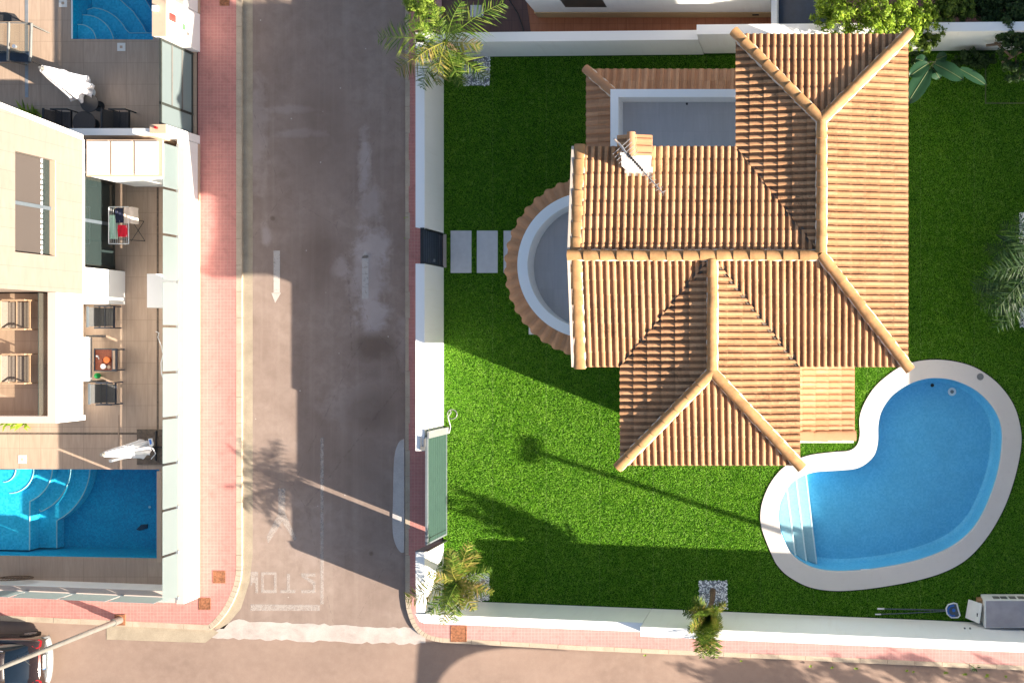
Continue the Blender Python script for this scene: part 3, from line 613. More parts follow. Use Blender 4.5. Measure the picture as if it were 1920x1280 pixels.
for d, z in rings: vs += [(p.x, p.y, z) for p in offset_poly(KI, d*ins)]
mb.add(vs, [(r*n+i, r*n+(i+1) % n, (r+1)*n+(i+1) % n, (r+1)*n+i) for r in range(len(rings)-1) for i in range(n)], 0, True)
s_ = sheet('f', offset_poly(KI, .20*ins), [], -1.25, None); mb.add(s_.v, s_.f); world_part(mb, 'shell', M['mosaic_light'], e)
def line_px(x0, y0, x1, y1):
    a = G(x0, y0, -.4).to_2d(); b = G(x1, y1, -.4).to_2d(); t = (b-a).normalized(); return a, Vector((t.y, -t.x))*(1 if t.y < 0 else -1)
for k, (x0, y0, x1, y1, z) in enumerate(((1478, 925, 1494, 1050, -.22), (1494, 902, 1514, 1062, -.48), (1512, 892, 1533, 1066, -.75))):
    a, nn = line_px(x0, y0, x1, y1); nn = Vector((abs(nn.x), nn.y if nn.x > 0 else -nn.y))
    poly = clip_half([p for p in offset_poly(KI, .015*ins)], a, nn); poly = [p for p in poly if p.x < G(1600, 0).x]
    if sgn(poly) < 0: poly = poly[::-1]
    mb = MB(); mb.prism([tuple(p) for p in poly], -1.3, z); stp = world_part(mb, 'step', M['mosaic_step'], e)
    cut = [p for p in poly if abs((p-a).dot(nn)) < .01]
    p0 = max(cut, key=lambda p: p.y); p1 = min(cut, key=lambda p: p.y)
    mb = MB(); mb.prism([p0-nn*.05, p1-nn*.05, p1+nn*.003, p0+nn*.003], z-.03, z+.006); world_part(mb, 'nosing', M['nosing'], stp)
s_ = sheet('w', KI, [], -.03, None); world_part(s_, 'water', M['water_light'], e)
def disc(name, parent, px, py, z, r, m, h=.02):
    mb = MB(); mb.cyl(G(px, py, z), r, z, z+h, 20); return world_part(mb, name, m, parent)
d = disc('floor_drain', e, 1785, 734, -1.25, .16, M['white_pl']); disc('grille', d, 1785, 734, -1.23, .07, M['galv'], .03)
disc('floor_drain', e, 1748, 722, -1.25, .07, M['dark_gap'])
disc('lid', e, 1838, 706, .15, .13, M['galv'], .006)
mb = MB(); mb.box(G(1614, 1066, .0), G(1633, 1070, .06)); world_part(mb, 'inlet', M['white_pl'], e)
# long pool of the lower left garden
e = empty('swimming_pool', P(150, 960, .1), 'long rectangular deep blue pool with curved steps at the lower left', 'swimming pool')
def shell(e, rect, zf, mat):
    mb = MB(); n = 4; rect = [Vector(p).to_2d() for p in rect]
    if sgn(rect) < 0: rect = rect[::-1]
    mb.add([(p.x, p.y, .10) for p in rect]+[(p.x, p.y, zf) for p in rect], [(i, i+4, (i+1) % 4+4, (i+1) % 4) for i in range(4)]); mb.add([(p.x, p.y, zf) for p in rect], [(0, 1, 2, 3)]); world_part(mb, 'shell', mat, e)
shell(e, POOL_L, -1.5, M['mosaic_deep'])
def step_curve(cx, cy, r, a0, a1, n=16): return [P(cx+r*math.cos(R(a)), cy+r*math.sin(R(a))) for a in [a0+(a1-a0)*k/n for k in range(n+1)]]
def pool_steps(e, cx, ytop, specs, mat):
    for outline, z in specs:
        pts = [Vector(p).to_2d() for p in outline]
        clos = pts+[]
        mb = MB(); pl = clos if sgn(clos) > 0 else clos[::-1]; mb.prism([tuple(p) for p in pl], -1.49, z); sp = world_part(mb, 'step', mat, e)
        edge = pts[1:-1] if len(pts) > 6 else pts
        mb = MB(); mb.tube([(p.x, p.y, z) for p in edge], .022, 6); world_part(mb, 'nosing', M['nosing'], sp)
L5 = [P(-190, 880)]+step_curve(12, 880, 118, 0, 58)+[P(66, 985), P(66, 1038), P(-190, 1034)]
L4 = [P(-190, 880.3)]+step_curve(10, 880.3, 92, 0, 68)+[P(42, 962), P(-190, 962)]
L3 = [P(-190, 880.6)]+step_curve(8, 880.6, 68, 0, 68)+[P(33, 948), P(32.5, 1037), P(-190, 1033)]
L2 = [P(-190, 880.9)]+step_curve(3, 880.9, 46, 0, 90)+[P(-190, 927)]
L1 = [P(-190, 881.2)]+step_curve(0, 881.2, 23, 0, 90)+[P(-190, 904)]
pool_steps(e, 0, 880, ((L5, -1.1), (L4, -.85), (L3, -.6), (L2, -.38), (L1, -.16)), M['mosaic_step_deep'])
s_ = sheet('w', [P(-200, 879), P(301.5, 880), P(299.5, 1044), P(-200, 1035)], [], .02, None); world_part(s_, 'water', M['water_deep'], e)
for px in (138, 281): disc('light', e, px, 950, -1.5, .05, M['nosing'])
mb = MB(); mb.prism([tuple(G(*q).to_2d()) for q in ((256, 992, -1.48), (265, 983, -1.48), (277, 982, -1.48), (276, 990, -1.48), (262, 994, -1.48))], -1.5, -1.46); world_part(mb, 'shadow_patch', M['navy'], e)  # dark patch laid on the pool floor to stand for a shadow
mb = MB(); mb.box(P(299, 882, .10), P(308, 1052, .16)); top_mesh(mb, 'pool_edge_board', M['coping_beige'], 'narrow beige board along the right end of the long pool', 'board')
e = empty('swimming_pool', P(210, 10, .1), 'turquoise pool with curved underwater steps at the top left', 'swimming pool')
shell(e, POOL_U, -1.4, M['mosaic_deep'])
def qc(r, ext=None, y=74.5, x=143):
    c = [P(x, y-r)]+[P(x+r*math.cos(R(a)), y-r*math.sin(R(a))) for a in range(86, 3, -6)]
    return c
U5 = [P(140.5, -190), P(200, -190), P(235, -20), P(255, 15), P(268, 38), P(289.5, 38), P(289.5, 75.5), P(140.5, 74.8)]
U4 = [P(140.5, -60), P(160, -25), P(195, -15), P(220, 8), P(238, 34), P(247, 52), P(289.3, 52), P(289.3, 75.3), P(140.5, 74.6)]
U3 = [P(140.5, 8)]+[P(145+78*math.cos(R(a)), 82-78*math.sin(R(a))) for a in range(84, 21, -7)]+[P(221, 52.6), P(289.1, 52.6), P(289.1, 75.1), P(140.5, 74.4)]
U2 = [P(140.5, 22)]+[P(144+56*math.cos(R(a)), 78-56*math.sin(R(a))) for a in range(86, 5, -8)]+[P(200, 74.9), P(140.5, 74.2)]
U1 = [P(140.5, 44)]+[P(144+31*math.cos(R(a)), 75-31*math.sin(R(a))) for a in range(86, 3, -8)]+[P(175, 74.7), P(140.5, 74)]
for outline, z in ((U5, -1.15), (U4, -.9), (U3, -.65), (U2, -.4), (U1, -.15)):
    pl = [Vector(p).to_2d() for p in outline]; q = pl if sgn(pl) > 0 else pl[::-1]; mb = MB(); mb.prism([tuple(p) for p in q], -1.39, z); sp = world_part(mb, 'step', M['mosaic_step_deep'], e)
    ed = [p for p in pl[:-1] if not (p.x > G(286, 0).x and p.y < P(0, 60).y)][0:]; ed = [p for p in ed if p.y > P(0, 76).y]
    mb = MB(); mb.tube([(p.x, p.y, z) for p in ed], .02, 6); world_part(mb, 'nosing', M['nosing'], sp)
s_ = sheet('w', [P(140, -200), P(290, -200), P(290, 75.9), P(140, 74.9)], [], .02, None); world_part(s_, 'water', M['water_deep'], e)
mb = MB(); mb.box(P(138, -200, .10), P(140, 75, .125)); world_part(mb, 'edge_trim', M['white_clean'], e)
# stepping stones
for i, (x0, y0, x1, y1, lb) in enumerate(((847, 433, 886, 512, 'pale rectangular stepping stone nearest the white street wall'), (896, 433, 935, 512, 'pale rectangular stepping stone, middle one of the path to the round terrace'), (946, 433, 985, 512, 'pale rectangular stepping stone half hidden by the round terrace tiles'), (993, 560, 1032, 627, 'pale stepping stone showing only a corner below the round terrace'))):
    mb = MB(); mb.box(P(x0, y0, .09), P(x1, y1, .13)); top_mesh(mb, 'stepping_stone', M['stone_step'], lb, 'stepping stone', 'stepping stones across the lawn', bevel=.008)
# ================================================================ the villa
ZE, ZR = 6.0, 6.58
villa = empty('villa', P(1400, 480, .1), 'white two storey villa with orange clay tiled hip roofs and a round terrace', 'house')
def wl(name, poly, z0, z1, mat=None):
    mb = MB(); mb.prism([tuple(Vector(p).to_2d()) for p in poly], z0, z1); return world_part(mb, name, mat or M['white'], villa)
wl('wall', [P(1172, 362), P(1402, 362), P(1402, 660), P(1172, 660)], .0, 6.0)
wl('wall', [P(1425, 180), P(1654, 180), P(1654, 659), P(1403.5, 659), P(1403.5, 333), P(1425, 333)], .0, 5.98)
wl('wall', [P(1240, 660.5), P(1486, 660.5), P(1486, 804), P(1240, 804)], .0, 5.97)
# eaves: white boards under the tiles
def eave(pts, z=5.93): mb = MB(); mb.prism([tuple(Vector(p).to_2d()) for p in pts], z, z+.05); return mb
mb = eave([P(1152, 334), P(1405, 334), P(1405, 157), P(1673, 157), P(1673, 678), P(1502, 678), P(1502, 833), P(1223, 833), P(1223, 678), P(1152, 678)]); roofv = world_part(mb, 'eaves_board', M['white_clean'], villa)
# windows and a door on the walls seen only from the side
def window(x0, y0, x1, y1, z0, z1, out, door=False):
    a, b = P(x0, y0, z0), P(x1, y1, z1); o = Vector(out)*.03
    mb = MB(); t = .06; hx = abs(b.x-a.x) > abs(b.y-a.y)
    def bx(u0, u1, w0, w1, d0, d1):
        if hx: mb.box((min(a.x, b.x)+u0, a.y+out[1]*d0, w0), (min(a.x, b.x)+u1, a.y+out[1]*d1, w1))
        else: mb.box((a.x+out[0]*d0, min(a.y, b.y)+u0, w0), (a.x+out[0]*d1, min(a.y, b.y)+u1, w1))
    Lh = abs(b.x-a.x) if hx else abs(b.y-a.y)
    bx(0, t, z0, z1, .002, .06); bx(Lh-t, Lh, z0, z1, .002, .06); bx(t, Lh-t, z1-t, z1, .002, .06); bx(t, Lh-t, z0, z0+t, .002, .06); bx(Lh/2-.02, Lh/2+.02, z0+t, z1-t, .002, .05)
    f = world_part(mb, 'door' if door else 'window', M['frame_dark'], villa); mb = MB(); bx(t, Lh/2-.02, z0+t, z1-t, .004, .02); bx(Lh/2+.02, Lh-t, z0+t, z1-t, .004, .02); world_part(mb, 'pane', M['pane'], f)
window(1172, 560, 1172, 610, 3.9, 5.1, (-1, 0)); window(1172, 420, 1172, 470, 3.3, 5.3, (-1, 0), True); window(1240, 700, 1240, 760, .9, 2.2, (-1, 0)); window(1240, 700, 1240, 760, 3.8, 5.0, (-1, 0))
window(1300, 804, 1420, 804, .15, 2.4, (0, -1), True); window(1310, 804, 1410, 804, 3.8, 5.0, (0, -1)); 
for ya, yb in ((190, 290), (305, 405), (420, 520), (535, 645)):  # rows of large dark glazing added here to cut bounced light on the lawn
    window(1654, ya, 1654, yb, .2, 2.6, (1, 0), True); window(1654, ya, 1654, yb, 3.1, 5.5, (1, 0), True)
window(1560, 659, 1630, 659, .15, 2.4, (0, -1), True)
window(1500, 180, 1580, 180, 3.8, 5.0, (0, 1))
PITCH, COURSE = .215, .45
def tiles(name, poly, a, d, zs, slope, parent, mat, off0=.032, pitch=PITCH, h=.070):
    """poly: convex plan polygon; a: point on the eave line; d: downhill unit vector; zs: height at the eave"""
    poly = [Vector(p).to_2d() for p in poly]; a = Vector(a).to_2d(); d = Vector(d).normalized(); u = Vector((-d.y, d.x))
    if sgn(poly) < 0: poly = poly[::-1]
    us = [(p-a).dot(u) for p in poly]; vs_ = [-(p-a).dot(d) for p in poly]
    u0 = math.floor(min(us)/pitch)*pitch; nu = int((max(us)-u0)/pitch)+1; nv = int((max(vs_)-min(vs_))/COURSE)+2; v0 = min(vs_)
    prof = [(0, 0), (.02, .45), (.08, .88), (.16, .98), (.28, 1.02), (.40, .98), (.48, .88), (.54, .45), (.56, 0), (.66, -.08), (.90, -.08)]
    cols = []
    for i in range(nu):
        for t, hh in prof: cols.append(((i+t)*pitch+u0, hh*h, i))
    cols.append(((nu)*pitch+u0, 0, nu)); rows = []
    for j in range(nv):
        rows.append((v0+j*COURSE, off0, j)); rows.append((v0+(j+1)*COURSE, .0, j))
    bm = bmesh.new(); uvl = bm.loops.layers.uv.new('UVMap'); rr = random.Random(int(abs(a.x*100)))
    jit = {}
    grid = []
    for (v, off, j) in rows:
        r = []
        for (uu, hh, i) in cols:
            jj = jit.setdefault((i, j), (rr.uniform(-.004, .004), rr.uniform(-.006, .006)))
            vv = v+(jj[1] if off > 0 and j > 0 else 0)
            p = a+u*uu-d*vv; z = zs+slope*vv+hh*(1.0 if off > 0 else .86)+off+(jj[0] if off > 0 else 0)
            r.append(bm.verts.new((p.x, p.y, z)))
        grid.append(r)
    mu = {}
    def face(q, uvq):
        f = bm.faces.new(q)
        for l, c_ in zip(f.loops, uvq): l[uvl].uv = c_
        return f
    for k in range(len(rows)-1):
        up = rows[k+1]; lo = rows[k]; same = lo[2] == up[2]
        for i in range(len(cols)-1):
            q = [grid[k][i], grid[k][i+1], grid[k+1][i+1], grid[k+1][i]]
            um = (cols[i][0]+cols[i+1][0])/2
            va, vb = (lo[0]+.004, up[0]-.004) if same else (up[0]+.002, up[0]+.004)
            f = face(q, [(um, va), (um, va), (um, vb), (um, vb)])
    # thickness at the eave
    r0 = grid[0]; low = [bm.verts.new((v.co.x, v.co.y, zs-.03)) for v in r0]
    for i in range(len(r0)-1): face([low[i], low[i+1], r0[i+1], r0[i]], [(cols[i][0]+.01, .01)]*4)
    bmesh.ops.recalc_face_normals(bm, faces=bm.faces)
    n = len(poly)
    for i in range(n):
        p, q = poly[i], poly[(i+1) % n]; t = (q-p).normalized(); nn = Vector((t.y, -t.x, 0))
        bmesh.ops.bisect_plane(bm, geom=bm.verts[:]+bm.edges[:]+bm.faces[:], plane_co=(p.x+nn.x*.004, p.y+nn.y*.004, 0), plane_no=nn, clear_outer=True)
    fl = [f for f in bm.faces if f.normal.z < -.2]
    if len(fl) > len(bm.faces)/2: bmesh.ops.reverse_faces(bm, faces=bm.faces)
    me = bpy.data.meshes.new(name); w_ = Vector((0, 0, 0)); q = parent
    while q is not None: w_ += Vector(q.location); q = q.parent
    bmesh.ops.translate(bm, verts=bm.verts, vec=-w_)
    bm.to_mesh(me); bm.free(); me.materials.append(mat); o = bpy.data.objects.new(name, me); C.objects.link(o); o.parent = parent; return o
def hp(px, py): return P(px, py)
dN, dS, dW, dE = (0, 1), (0, -1), (-1, 0), (1, 0)
sl = lambda run: (ZR-ZE)/(run/50)
N_, S_, W_, E_ = 331.7, 680.5, 1403, 1676
X0, XR, YR, YN, YRN = 1148, 1538.3, 506, 154, 297
LX, LW, LE, LS, LRS = 1369, 1220, 1505, 836, 687
faces = [
 ([P(X0, N_), P(W_, N_), P(XR, YR), P(X0, YR)], P(X0, N_), dN, YR-N_),
 ([P(X0, YR), P(LX, YR), P(LW, S_), P(X0, S_)], P(X0, S_), dS, S_-YR),
 ([P(LX, YR), P(XR, YR), P(E_, S_), P(LE, S_)], P(LX, S_), dS, S_-YR),
 ([P(W_, YN), P(XR, YRN), P(XR, YR), P(W_, N_)], P(W_, YN), dW, XR-W_),
 ([P(W_, YN), P(E_, YN), P(XR, YRN)], P(W_, YN), dN, YRN-YN),
 ([P(E_, YN), P(E_, S_), P(XR, YR), P(XR, YRN)], P(E_, YN), dE, E_-XR),
 ([P(LX, YR), P(LX, LRS), P(LW, LS), P(LW, S_)], P(LW, LS), dW, LX-LW),
 ([P(LX, YR), P(LE, S_), P(LE, LS), P(LX, LRS)], P(LE, LS), dE, LE-LX),
 ([P(LX, LRS), P(LE, LS), P(LW, LS)], P(LX, LS), dS, LS-LRS)]
for poly, a, d, run in faces: tiles('roof_slope', poly, a, d, ZE, sl(run), villa, M['tile'], off0=.052 if d == dW else (.036 if d == dN else .022))
def caps(name, a, b, r=.15, seg=.52, parent=villa, mat=None, lift=.085, mort=True, flat=1.0):
    """half round cap tiles from the low end a up to b, each overlapping the next"""
    a, b = Vector(a), Vector(b); Lh = (b-a).length; t = (b-a).normalized(); n = max(1, round(Lh/seg)); rr = random.Random(int(Lh*1000))
    s_ = t.cross(Vector((0, 0, 1))).normalized(); up = s_.cross(t).normalized(); mb = MB(); K = 8
    for k in range(n):
        p0 = a+t*(Lh*k/n-.02); p1 = a+t*(Lh*(k+1)/n+.05); j = rr.uniform(-.008, .008); sh = rr.uniform(-.01, .01)
        vs = []
        for p, rad, lf in ((p0, r*1.14, lift+.022), (p1, r*.98, lift)):
            for q in range(K+1):
                an = math.pi*q/K; vs.append(p+s_*(math.cos(an)*rad+sh)+up*(math.sin(an)*rad*.78*flat+lf+j))
        m = K+1; mb.add(vs, [(i, i+1, i+1+m, i+m)[::-1] for i in range(K)], 0, True)
        inner = []
        for q in range(K+1):
            an = math.pi*q/K; inner.append(p0+s_*(math.cos(an)*r*.98+sh)+up*(math.sin(an)*r*.62*flat+lift+j))
        mb.add(vs[:m]+inner, [(i, i+1, i+1+m, i+m) for i in range(K)])
    o = world_part(mb, name, mat or M['cap'], parent)
    if mort:
        mb = MB(); w_ = r*1.22; N = max(6, int(Lh/.11)); prev = []
        rl = random.Random(4)
        for k in range(N+1):
            p = a+t*(Lh*k/N); wl_ = w_+rl.uniform(-.018, .018); wr_ = w_+rl.uniform(-.018, .018)
            prev.append([p+s_*wl_+up*(lift-.06), p+s_*wl_*.8+up*(lift+.035), p-s_*wr_*.8+up*(lift+.035), p-s_*wr_+up*(lift-.06)])
        vs = [v for r_ in prev for v in r_]; mb.add(vs, [(k*4+i, k*4+i+1, k*4+5+i, k*4+4+i)[::-1] for k in range(N) for i in range(3)]); world_part(mb, 'mortar', M['mortar'], o)
    return o
zz = lambda p, z: Vector((p.x, p.y, z))
caps('ridge_tiles', zz(P(X0-2, YR), ZR), zz(P(XR-6, YR), ZR))
caps('ridge_tiles', zz(P(XR, YR-4), ZR+.02), zz(P(XR, YRN+2), ZR+.02))
caps('ridge_tiles', zz(P(LX, LRS-3), ZR), zz(P(LX, YR+9), ZR))
for a, b in ((P(W_-2, YN-2), P(XR, YRN)), (P(E_+2, YN-2), P(XR, YRN)), (P(E_+2, S_+3), P(XR, YR)), (P(LW-2, LS+2), P(LX, LRS)), (P(LE+2, LS+2), P(LX, LRS))):
    caps('hip_tiles', zz(a, ZE+.02), zz(b, ZR+.02), r=.15)
# verge along the left gable: cap tiles on white mortar, both slopes
for ya in (N_-1, S_+1): caps('verge_tiles', zz(P(X0+9, ya), ZE-.01), zz(P(X0+9, YR), ZR-.01), r=.16, flat=.5, lift=.06)
mb = MB()
for (y0, z0, y1, z1) in ((N_, ZE, YR, ZR), (YR, ZR, S_, ZE)):
    for (xa, xb, za, zb) in ((X0-4, X0, -.22, .10),):
        a, b, c, d_ = P(xa, y0), P(xb, y0), P(xb, y1), P(xa, y1)
        vs = [zz(a, z0+za), zz(b, z0+za), zz(c, z1+za), zz(d_, z1+za), zz(a, z0+zb), zz(b, z0+zb), zz(c, z1+zb), zz(d_, z1+zb)]
        mb.add(vs, [(0,1,2,3), (4,7,6,5), (0,4,5,1), (1,5,6,2), (2,6,7,3), (3,7,4,0)])
world_part(mb, 'verge_board', M['mortar'], villa)
# gable infill
mb = MB(); mb.add([P(1172, 362, 6.0), P(1172, 660, 6.0), P(1172, YR, 6.42)], [(0, 1, 2)]); world_part(mb, 'gable', M['white'], villa)
# valleys
for a, b in ((P(W_, N_), P(XR, YR)), (P(LW, S_), P(LX, YR)), (P(LE, S_), P(LX, YR))):
    a3, b3 = zz(a, ZE), zz(b, ZR); t = (b3-a3).normalized(); s_ = t.cross(Vector((0, 0, 1))).normalized(); mb = MB()
    w_ = .09; l_ = Vector((0, 0, .012)); c_ = Vector((0, 0, .045))
    mb.add([a3+s_*w_+c_, a3+l_, a3-s_*w_+c_, b3+s_*w_+c_, b3+l_, b3-s_*w_+c_], [(0, 1, 4, 3), (1, 2, 5, 4)]); world_part(mb, 'valley_gutter', M['slab'], villa)
# lower porch roof on the right, leaning away from the main roof
JX0, JX1, JY0, JY1 = 1500, 1597, 684, 799
tiles('porch_roof', [P(JX0, JY0), P(JX1, JY0), P(JX1, JY1), P(JX0, JY1)], P(JX1, JY0), dE, 2.95, .16, villa, M['tile_new'])
pr = [P(JX0, 813), P(JX1, 811)]
caps('verge_tiles', zz(P(JX1+1, 803), 2.97), zz(P(JX0, 803), 3.27), r=.16, flat=.45, mat=M['tile_new'], lift=.03, seg=.5, mort=False)
mb = MB(); mb.box(P(JX0, 811, 2.75), P(JX1-2, 815, 3.02)); mb.box(P(JX0, 684, 2.75), P(JX1-3, 811, 2.86)); world_part(mb, 'porch_beam', M['white_clean'], villa)
for y in (692, 800):
    mb = MB(); mb.box(P(1578, y, .1), P(1590, y+10, 2.75)); world_part(mb, 'porch_column', M['white'], villa)
# rectangular roof terrace with parapet and tile skirt
TZ, TP = 3.2, 4.0
mb = MB(); mb.box(P(1190, 215, .0), P(1425, 361, TZ-.01)); world_part(mb, 'wall', M['white'], villa)
mb = MB(); mb.box(P(1198, 228, TZ-.01), P(1403, 361, TZ)); world_part(mb, 'terrace_floor', M['terrace'], villa)
mb = MB(); mb.box(P(1185, 217, 3.0), P(1197, 361.5, TP-.05)); mb.box(P(1197, 217, 3.0), P(1424, 229, TP-.05)); pp = world_part(mb, 'parapet', M['white'], villa)
mb = MB(); mb.box(P(1184.4, 216.4, TP-.05), P(1197.6, 361.6, TP)); mb.box(P(1197.6, 216.4, TP-.05), P(1424, 229.6, TP)); world_part(mb, 'coping', M['white_clean'], pp)
mb = MB(); mb.cyl(P(1308, 232), .04, TZ, TZ+.01, 12); world_part(mb, 'drain', M['black'], villa)
SKX, SKY, SKZ = 1134, 171, 3.10
tiles('skirt_roof', [P(SKX, SKY), P(1185, 217), P(1185, 361), P(SKX, 361)], P(SKX, SKY), dW, SKZ, .34, villa, M['tile_skirt'], pitch=.30)
tiles('skirt_roof', [P(SKX, SKY), P(1424, SKY), P(1424, 217), P(1185, 217)], P(SKX, SKY), dN, SKZ, .36, villa, M['tile_skirt'], pitch=.27)
caps('hip_tiles', zz(P(SKX+1, SKY+1), SKZ), zz(P(1187, 219), SKZ+.38), r=.14, mat=M['tile_skirt'])
# round terrace
cx, cy = P(1151, 512).to_2d(); R0 = 2.46; R1 = R0-.34; A0, A1 = 84, 276
def arc(r, z, n=64, a0=A0, a1=A1): return [Vector((cx+r*math.cos(R(a0+(a1-a0)*k/n)), cy+r*math.sin(R(a0+(a1-a0)*k/n)), z)) for k in range(n+1)]
def ringstrip(mb, A, B): mb.add(A+B, [(i, i+1, i+1+len(A), i+len(A)) for i in range(len(A)-1)], 0, True)
mb = MB(); ringstrip(mb, arc(R1, 3.0), arc(R1, TP)); ringstrip(mb, arc(R1, TP), arc(R0, TP)); ringstrip(mb, arc(R0, TP), arc(R0, 0)); world_part(mb, 'round_parapet', M['white_clean'], villa)
mb = MB(); A = arc(R1+.05, TZ); mb.add(A+[Vector((cx+.25, cy-R1, TZ)), Vector((cx+.45, cy, TZ)), Vector((cx+.25, cy+R1, TZ))], [tuple(range(len(A)+3))]); world_part(mb, 'round_terrace_floor', M['terrace'], villa)
mb = MB(); n = 560; vs = []; NT_ = 42; rad = [(R0-.01, 3.42), (R0+.18, 3.34), (R0+.40, 3.22), (R0+.66, 3.06), (R0+.66, 2.98)]
for ri, (r_, z_) in enumerate(rad):
    for k in range(n+1):
        a = R(A0-2+(A1-A0+4)*k/n); fr = (math.degrees(a)/360*NT_) % 1
        h = math.sin(math.pi*min(fr/.66, 1))*.10 if fr < .66 else -.02
        rr_ = r_+(.05*max(0, math.sin(math.pi*min(fr/.66, 1))) if ri >= 3 else 0)
        vs.append((cx+rr_*math.cos(a), cy+rr_*math.sin(a), z_+(h if ri < 4 else h*.7)))
mb.add(vs, [(r_*(n+1)+k, (r_+1)*(n+1)+k, (r_+1)*(n+1)+k+1, r_*(n+1)+k+1) for r_ in range(len(rad)-1) for k in range(n)], 0, True); world_part(mb, 'round_skirt_roof', M['tile_skirt'], villa)
# chimney with its little tiled roof
mb = MB(); mb.box(P(1233, 336, 5.9), P(1270, 372, 7.15)); chim = world_part(mb, 'chimney', M['white'], villa)
mb = MB(); mb.box(P(1229, 366, 6.0), P(1273, 380, 6.22)); world_part(mb, 'flashing', M['mortar'], chim)
cz = 7.28; m1 = 1250
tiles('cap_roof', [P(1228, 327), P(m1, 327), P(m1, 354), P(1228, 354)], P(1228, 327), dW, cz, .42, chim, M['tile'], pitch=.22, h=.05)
tiles('cap_roof', [P(m1, 327), P(1281, 327), P(1281, 359), P(m1, 359)], P(1281, 327), dE, cz, .30, chim, M['tile_new'], pitch=.22, h=.05)  # cleaner tiles than the other slope: its sunlit tone put into the colour
caps('ridge_tile', P(m1, 360, cz+.17), P(m1, 326, cz+.17), r=.13, seg=.68, parent=chim, mat=M['tile_new'], mort=False, lift=.0)
mb = MB(); mb.box(P(1232, 330, 7.15), P(1271, 356, 7.25)); world_part(mb, 'cap_slab', M['white'], chim)
# television antennas
az = 8.6
e = empty('tv_antenna', P(1240, 350, 7.2), 'silver television antenna with long boom fixed to the chimney', 'antenna')
mb = MB(); mb.tube([P(1239, 348, 6.4), P(1239, 348, 8.9)], .028, 8); world_part(mb, 'mast', M['antenna'], e)
a, b = G(1170, 281, 8.9), G(1243, 362, 8.5); mb = MB(); mb.tube([a, b], .02, 6); world_part(mb, 'boom', M['antenna'], e)
a1, b1 = G(1160, 268, 8.6), G(1180, 296, 8.7); mb = MB(); mb.tube([a1, b1], .032, 8); world_part(mb, 'reflector_boom', M['antenna'], e)
d_ = (b-a).normalized(); s_ = d_.cross(Vector((0, 0, 1))).normalized(); up = Vector((0, 0, 1)); mb = MB()
for k in range(9): p = a.lerp(b, .10+k*.045); mb.box(p-Vector((.035, .035, .03)), p+Vector((.035, .035, .03)))
world_part(mb, 'clip', M['black'], e)
mb = MB()
for k in range(6):
    p = a.lerp(b, .56+k*.085); ln = .11
    mb.tube([p-s_*ln-up*.12, p+s_*ln+up*.12],   .010, 5); mb.tube([p-s_*ln*.6+up*.14+d_*.05, p+s_*ln*.6-up*.14+d_*.05], .009, 5)
world_part(mb, 'director', M['antenna'], e)
for k in range(5):
    p = a1.lerp(b1, .25+k*.2); ln = .34; mb = MB(); mb.tube([p-s_*ln, p+s_*ln], .009, 5); world_part(mb, 'element', M['antenna'], e)
# ================================================================ beige apartment house on the left
ap = empty('apartment_house', P(100, 500, .1), 'beige clad modern house with balcony and sliding doors at the left', 'house')
def ab(name, a, b, mat, parent=None, bevel=0, label=None):
    mb = MB(); mb.box(a, b); return world_part(mb, name, mat, parent or ap, bevel, label)
FX = 251                                  # plane of the upper facade
wy0, wy1, wz0, wz1 = 336, 497, 3.98, 5.72  # upper window opening
mb = MB(); x0, x1 = FX-12, FX
mb.box(P(x0, 289, 2.70), P(x1, wy0, 7.2)); mb.box(P(x0, wy1, 2.70), P(x1, 557, 7.2)); mb.box(P(x0, wy0, 2.70), P(x1, wy1, wz0)); mb.box(P(x0, wy0, wz1), P(x1, wy1, 7.2))
world_part(mb, 'facade', M['facade'], ap)
# leaning white edge band on the upper corner
mb = MB(); mb.add([P(FX+.3, 289, 2.68), P(FX+.3, 280, 2.68), P(FX+.3, 262, 7.2), P(FX+.3, 270, 7.2), P(FX-40, 289, 2.68), P(FX-40, 280, 2.68), P(FX-40, 262, 7.2), P(FX-40, 270, 7.2)], [(0,1,2,3), (7,6,5,4), (0,4,5,1), (3,2,6,7), (1,5,6,2), (0,3,7,4)]); world_part(mb, 'edge_band', M['white_clean'], ap)
mb = MB(); mb.add([P(FX-.2, 289.5, 2.7), P(FX-.2, 270, 7.2), P(FX-.2, 289.5, 7.2), P(FX-12, 289.5, 2.7), P(FX-12, 270, 7.2), P(FX-12, 289.5, 7.2)], [(0,2,1), (3,4,5), (0,1,4,3)]); world_part(mb, 'facade', M['facade'], ap)
ab('floor_edge', P(FX-60, 288, 2.62), P(FX+1, 557, 2.70), M['white_clean']); ab('rear_volume', P(-250, 289.2, 2.7), P(FX-12.3, 556, 7.1), M['facade']); ab('ground_floor', P(-250, 300, .1), P(216, 571, 2.62), M['white']); ab('ground_floor', P(-250, 571.3, .1), P(158, 772, 2.61), M['white'])
wnd = ab('window', P(FX-10, wy0, wz0), P(FX-9, wy1, wz1), M['frame_dark'])
for (ya, yb) in ((wy0+1, 414), (420, wy1-1)):
    ab('roller_shutter', P(FX-9, ya, wz0+.42), P(FX-8, yb, wz1-.03), M['blinds'], wnd); ab('pane', P(FX-9, ya, wz0+.05), P(FX-8.6, yb, wz0+.40), M['pane'], wnd)
    mb = MB()
    for k in range(9): yy = ya+3+k*(yb-ya-6)/8; mb.box(P(FX-8.6, yy-3, wz0+.36), P(FX-7.9, yy+3, wz0+.44))
    world_part(mb, 'curtain', M['white_cloth'], wnd)
ab('mullion', P(FX-9, 414, wz0+.02), P(FX-6, 420, wz1), M['pale_bar'], wnd); ab('sill', P(FX-12, wy0-.1, wz0-.02), P(FX+.2, wy1+.1, wz0+.02), M['coping_beige'])
